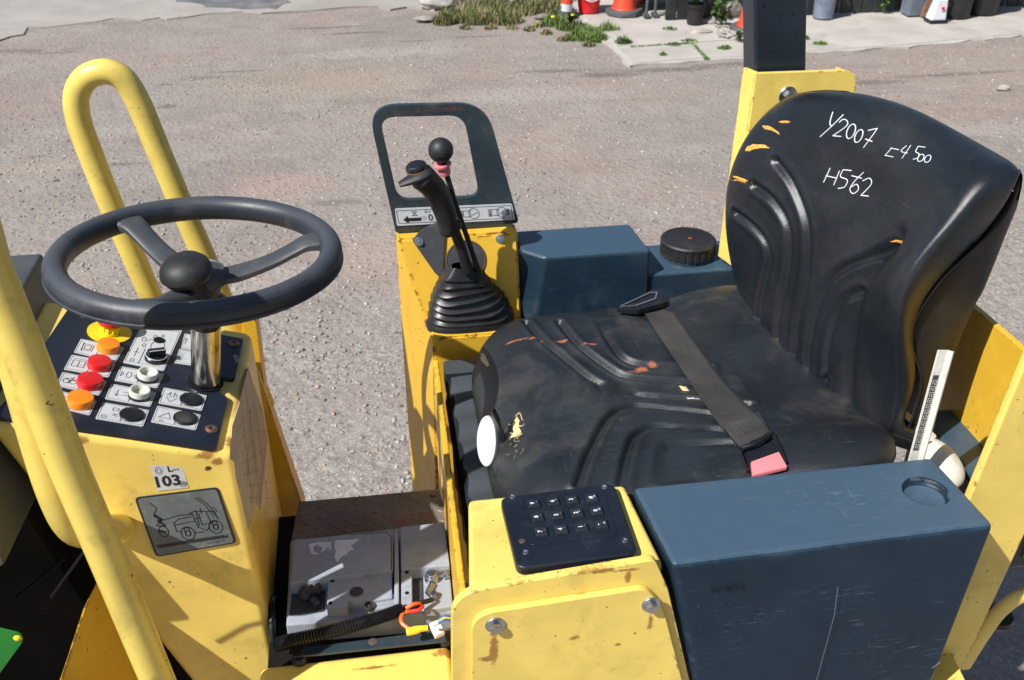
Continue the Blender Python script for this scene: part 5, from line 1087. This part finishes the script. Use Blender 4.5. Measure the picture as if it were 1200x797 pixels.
Rr = np.repeat(rho[:, None], NT+1, 1); Z = base_h(X, Y_, Rr); T = np.stack([X, Y_, Z], -1)
sk_ = []
for k_, (o_, dz_) in enumerate(((.002, -.008), (.001, -.018), (-.006, -.032), (-.018, -.047), (-.035, -.060), (-.055, -.070))):
    e = T[-1].copy(); e[:, 0] += bx*o_; e[:, 1] += by*o_; e[:, 2] += dz_; sk_.append(e)
A = np.concatenate([T, np.array(sk_)], 0)
bv = bvh_of([tuple(v) for v in A.reshape(-1, 3)], gridfaces(*A.shape[:2]))
def c6(pts): return [(540+x/2.9525, 330+y/2.9525) for x, y in pts]
CG = [[(225, 140), (270, 190), (330, 240), (440, 330), (520, 368), (640, 395), (830, 410), (1000, 425)], [(340, 140), (375, 185), (420, 230), (500, 290), (560, 325), (640, 338), (790, 350), (950, 360)], [(482, 136), (490, 165), (510, 200), (550, 255), (610, 285), (740, 298), (860, 300)],
      [(405, 700), (440, 600), (490, 500), (530, 450), (580, 432), (640, 432), (850, 455), (1010, 480)], [(555, 700), (575, 600), (600, 535), (640, 508), (700, 500), (890, 512), (990, 520)], [(690, 690), (695, 620), (705, 580), (740, 562), (830, 560), (910, 556), (980, 565)]]
Pf = A.reshape(-1, 3); disp = np.zeros(len(Pf)); Nn = normals(A).reshape(-1, 3); Nn *= np.sign(Nn[:, 2:3]+1e-9)
for pts in CG:
    L = [tuple(p) for p in cr(onsurf(bv, c6(pts)), 4)]; d = segdist(Pf, L); disp += -.0085*np.exp(-(d/.0050)**2)+.0036*np.exp(-((d-.0125)/.006)**2)
disp *= np.repeat((1-np.clip((np.concatenate([rho, np.ones(6)])-.93)/.07, 0, 1))[:, None], NT+1, 1).ravel()
A2 = (Pf+np.array([0, 0, 1.])*disp[:, None]).reshape(A.shape)
cush = from_arr('seat_cushion', A2, 'seat_vinyl', RR)
bvC = bvh_of([tuple(v) for v in A2.reshape(-1, 3)], gridfaces(*A2.shape[:2]))
# writing and damage on the seat
def draw(bv, lines, r, m, name, parent, off=.0006):
    b = new()
    for L in lines:
        P = []
        pp = [V((p[0], p[1], 0)) for p in L]; pp = cr(pp, 4) if len(pp) > 2 else [pp[0].lerp(pp[1], t/5) for t in range(6)]
        for q in pp:
            h, n = hit(bv, q.x, q.y)
            if h is not None: P.append(h+(CAM-h).normalized()*off)
        if len(P) > 1: tube(b, P, r, 5, caps=True)
    return obj(name, b, m, parent, wn=False)
s8 = lambda pts: [(900+x/3.987, y/3.987) for x, y in pts]
def oval(cx_, cy_, rx, ry, sl_): return [(cx_+math.cos(a)*rx-math.sin(a)*sl_, cy_+math.sin(a)*ry) for a in [2*math.pi*i/12 for i in range(13)]]
W = [s8(p) for p in ([(303, 523), (292, 560), (290, 583), (302, 588)], [(353, 535), (300, 588), (243, 640)], [(332, 572), (352, 558), (370, 566), (366, 590), (303, 635)], [(303, 635), (342, 638)], oval(388, 614, 19, 34, 10), oval(424, 636, 17, 30, 10), [(468, 610), (512, 600)], [(512, 600), (480, 645), (446, 690)], [(455, 650), (488, 662)])]
draw(bvB, W, .00085, 'chalk', 'pen_writing', back)
W = [s8(p) for p in ([(572, 692), (612, 700)], [(575, 695), (546, 728)], [(546, 726), (586, 734)], [(648, 680), (622, 706), (652, 716)], [(668, 678), (626, 740)], [(735, 688), (702, 684)], [(702, 684), (690, 708), (706, 720), (700, 738), (678, 744)], oval(714, 738, 14, 17, 6), oval(746, 742, 14, 17, 6))]
draw(bvB, W, .0006, 'chalk', 'pen_writing', back)
W = [[(973, 197), (965, 214)], [(984, 200), (977, 217)], [(968, 206), (981, 209)], [(998, 200), (988, 199)], [(988, 199), (985, 207), (993, 211), (990, 219), (982, 221)], [(1012, 202), (1001, 213), (996, 222), (1000, 227), (1006, 222), (1004, 216), (998, 219)], [(998, 206), (1010, 209)], [(1011, 212), (1019, 209), (1021, 216), (1009, 229)], [(1009, 229), (1018, 230)]]
draw(bvB, W, .0008, 'chalk', 'pen_writing', back)
def tear(bv, poly, parent, m='foam', off=.0012, seed=1):
    b = new(); r = random.Random(seed); P = []
    pp = []
    for i in range(len(poly)):
        a, c = poly[i], poly[(i+1) % len(poly)]
        for j in range(3): t = j/3; pp.append((a[0]+(c[0]-a[0])*t+r.uniform(-.5, .5), a[1]+(c[1]-a[1])*t+r.uniform(-.5, .5)))
    mx = sum(p[0] for p in pp)/len(pp); my = sum(p[1] for p in pp)/len(pp)
    h0, n0 = hit(bv, mx, my)
    if h0 is None: return
    n0 = (CAM-h0).normalized()
    c = b.verts.new(h0+n0*off*2.2); vs = []
    for x, y in pp:
        h, n = hit(bv, x, y); vs.append(b.verts.new((h if h is not None else h0)+n0*off*.3))
    mids = [b.verts.new(c.co.lerp(v.co, .55)+n0*off*r.uniform(.2, 1.4)) for v in vs]
    k = len(vs)
    for i in range(k): b.faces.new((c, mids[i], mids[(i+1) % k])); b.faces.new((mids[i], vs[i], vs[(i+1) % k], mids[(i+1) % k]))
    bmesh.ops.recalc_face_normals(b, faces=b.faces[:]); 
    for f in b.faces: f.smooth = False
    return obj('foam_tear', b, m, parent, wn=False)
tear(bvB, [(854, 207), (861, 206), (872, 210), (881, 213), (882, 219), (874, 215), (862, 212), (856, 211)], back)
tear(bvB, [(874, 173), (882, 169), (897, 170), (902, 174), (890, 174), (880, 177), (873, 177)], back, seed=2)
tear(bvB, [(893, 147), (903, 148), (912, 155), (914, 158), (905, 154), (896, 151)], back, seed=3)
tear(bvB, [(912, 143), (920, 141), (927, 143), (919, 145)], back, seed=4)
tear(bvB, [(1042, 283), (1050, 281), (1059, 283), (1058, 286), (1049, 285)], back, seed=5)
tear(bvC, [(795, 452), (804, 453), (808, 458), (800, 458)], cush, 'pale_foam', seed=6)
tear(bvC, [(600, 497), (606, 488), (609, 493), (607, 500), (611, 507), (604, 512), (597, 514), (602, 506)], cush, 'pale_foam', off=.0008, seed=7)
draw(bvC, [[(597, 515), (604, 505), (608, 498)], [(604, 488), (609, 484), (612, 492)], [(596, 497), (603, 500), (612, 499)], [(612, 508), (605, 513)], [(593, 506), (600, 508)]], .0007, 'pale_foam', 'fabric_fray', cush)
tear(bvC, [(562, 413), (567, 415), (574, 428), (571, 430), (564, 422)], cush, 'pale_foam', seed=8)
r_ = random.Random(3)
FR = []
for _ in range(26):
    a_, b_ = 602+r_.gauss(2, 5), 520+r_.gauss(0, 11); t_ = r_.uniform(0, 6.28); l_ = r_.uniform(1.5, 4); FR.append([(a_, b_), (a_+math.cos(t_)*l_, b_+math.sin(t_)*l_)])
draw(bvC, FR, .00025, 'pale_foam', 'fabric_fray', cush)
draw(bvC, [[(a, b_), (a+r_.uniform(4, 11), b_+r_.uniform(-2, 3))] for a, b_ in [(806+r_.uniform(-3, 3), 467+r_.uniform(-2, 2)) for _ in range(3)]], .0005, 'chalk', 'lint', cush)
# seat belt
def strip(bv, LF, RT, m, name, parent, off=.004, th_=.003, n=26, wob=0):
    LF = cr([V((*p, 0)) for p in LF], 8); RT = cr([V((*p, 0)) for p in RT], 8)
    def res(P, n):
        d = [0]
        for a, c in zip(P, P[1:]): d.append(d[-1]+(c-a).length)
        return [V((np.interp(t*d[-1]/(n-1), d, [p.x for p in P]), np.interp(t*d[-1]/(n-1), d, [p.y for p in P]), 0)) for t in range(n)]
    LF, RT = res(LF, n), res(RT, n); Tp = []
    for a, c in zip(LF, RT):
        row = []
        for k_ in range(9):
            q = a.lerp(c, k_/8); h, nn_ = hit(bv, q.x, q.y); row.append(h if h is not None else (row[-1] if row else (Tp[-1][0] if Tp else onz(q.x, q.y, 1.27))))
        Tp.append(row)
    Aa = smooth(np.array([[tuple(p) for p in r] for r in Tp]), .22, 22); up_ = np.array((-.1, -.35, .93))
    top = Aa+up_*(off+th_); bot = Aa+up_*off
    full = np.concatenate([top, bot[:, ::-1], top[:, :1]], 1); o = from_arr(name, full, m, parent)
    for p in o.data.polygons: p.use_smooth = True
    return o
belt = strip(bvC, [(748, 357), (768, 390), (797, 432), (822, 470), (847, 506)], [(779, 352), (800, 382), (830, 425), (858, 460), (888, 489)], 'webbing', 'seat_belt', RR, .003, .0022)
b2 = strip(bvC, [(846, 504), (852, 512), (866, 529)], [(887, 488), (893, 496), (902, 511)], 'webbing', 'belt_fold', belt, .006, .007, 14)
b = new()
def sp(x, y, o=.0): h, n = hit(bvC, x, y); return h+V((-.05, -.3, .9))*o
for k_ in range(13):
    a = (851+k_*3.1, 511-k_*1.5); tube(b, [sp(a[0]-2+k_*0, a[1]-4, .0150), sp(a[0]+7, a[1]+9, .0150)], .0006, 5)
obj('belt_stitching', b, 'hood_grey', belt)
b = new(); tube(b, cr([sp(867, 531, .014), sp(884, 526, .017), sp(903, 512, .015)], 4), .0042, 10); tube(b, [sp(866, 531, .008), sp(871, 545, .008), sp(876, 555, .006)], .0028, 8); tube(b, [sp(905, 513, .008), sp(911, 524, .008), sp(920, 545, .006)], .0032, 8); obj('belt_loop', b, 'black_plastic', belt)
b = new(); Q = [sp(873, 532, .006), sp(904, 519, .006), sp(916, 545, .006), sp(878, 556, .006)]; prism(b, Q, (0, 0, -.006), .0015); bk = obj('buckle_housing', b, 'black_plastic', belt)
b = new(); Q = [sp(878, 546, .0135), sp(911, 534, .0135), sp(921, 552, .0135), sp(880, 562, .0135)]; prism(b, Q, (0, 0, -.008), .002); obj('release_button', b, 'buckle_red', belt)
b = new(); Q = [V(p) for p in (ony(720, 362, 1.735), ony(758, 340, 1.735), ony(777, 338, 1.735), ony(783, 352, 1.735), ony(752, 362, 1.735))]
Qz = [onz(x, y, 1.285) for x, y in ((722, 360), (762, 340), (777, 338), (783, 353), (748, 363))]; prism(b, rpoly(Qz, .004, 3), (0, 0, -.012), .002); tg = obj('belt_tongue', b, 'black_plastic', belt)
b = new(); Qz = [onz(x, y, 1.2868) for x, y in ((727, 359), (762, 343), (770, 343), (768, 350), (745, 358))]; tube(b, Qz, .0016, 6, closed=True); obj('tongue_frame', b, 'bin_grey', belt)
# --- loose things
P0, P1 = ony(1070, 545, 1.115), ony(1107, 410, 1.115); ax3 = (P1-P0).normalized(); t = thing('plastic_strip', 'white plastic angle strip with worn embossed marks standing between seat and blue box', 'plastic strip', P0)
sx = (RGT-ax3*RGT.dot(ax3)).normalized(); sy = ax3.cross(sx)
if sy.dot(DIRV) > 0: sy = -sy
b = new(); sec = [(-.010, .000), (-.0088, .0025), (.003, .0025), (.0085, .009), (.0105, .008), (.0052, .000)]
t2 = bmesh.new(); A0 = [t2.verts.new(P0+sx*x+sy*y) for x, y in sec]; A1 = [t2.verts.new(P1+sx*x+sy*y+ax3*(.0+.25*y)) for x, y in sec]; t2.faces.new(A0); t2.faces.new(A1[::-1])
for i in range(6): t2.faces.new((A0[i], A1[i], A1[(i+1) % 6], A0[(i+1) % 6]))
bmesh.ops.recalc_face_normals(t2, faces=t2.faces[:]); merge(b, t2, None, 0, False); obj('angle_body', b, 'white_plastic', t)
b = new(); Ms = Matrix((sx, ax3, sy)).transposed().to_4x4(); L = (P1-P0).length
Ms.translation = P0+sx*(-.003)+sy*.0027; prism(b, [Ms @ V(p) for p in ((-.0045, .03, 0), (.0038, .03, 0), (.0038, L*.80, 0), (-.0045, L*.80, 0))], -sy*.0004); obj('dirty_face', b, 'battery_dark', t, wn=False)
b = new()
for k_ in range(12):
    yk = .035+k_*(L*.80-.04)/12; ww = .0027; strokes([[(-ww, yk), (-ww, yk+.007), (ww, yk+.007), (ww, yk+.003), (0, yk+.003), (0, yk), (ww, yk)]], Ms, .0008, .0005, b=b)
obj('embossed_marks', b, 'white_plastic', t, wn=False)
b = new(); P = rpoly([ony(x, y, .93) for x, y in ((-30, 730), (24, 743), (27, 752), (-2, 792), (-40, 830))], .004, 3); prism(b, P, (0, .003, 0), .0006, 1); gc = thing('green_plate', 'bright green plate with brass rivet at the lower left in front of the dark frame', 'plate', P[0]); obj('plate', b, 'green_card', gc)
b = new(); lathe(b, [(0, .003), (.003, .002), (.005, 0)], frame(ony(20.5, 748, .929), (0, -1, 0)), 14); obj('rivet', b, 'stop_yellow', gc)
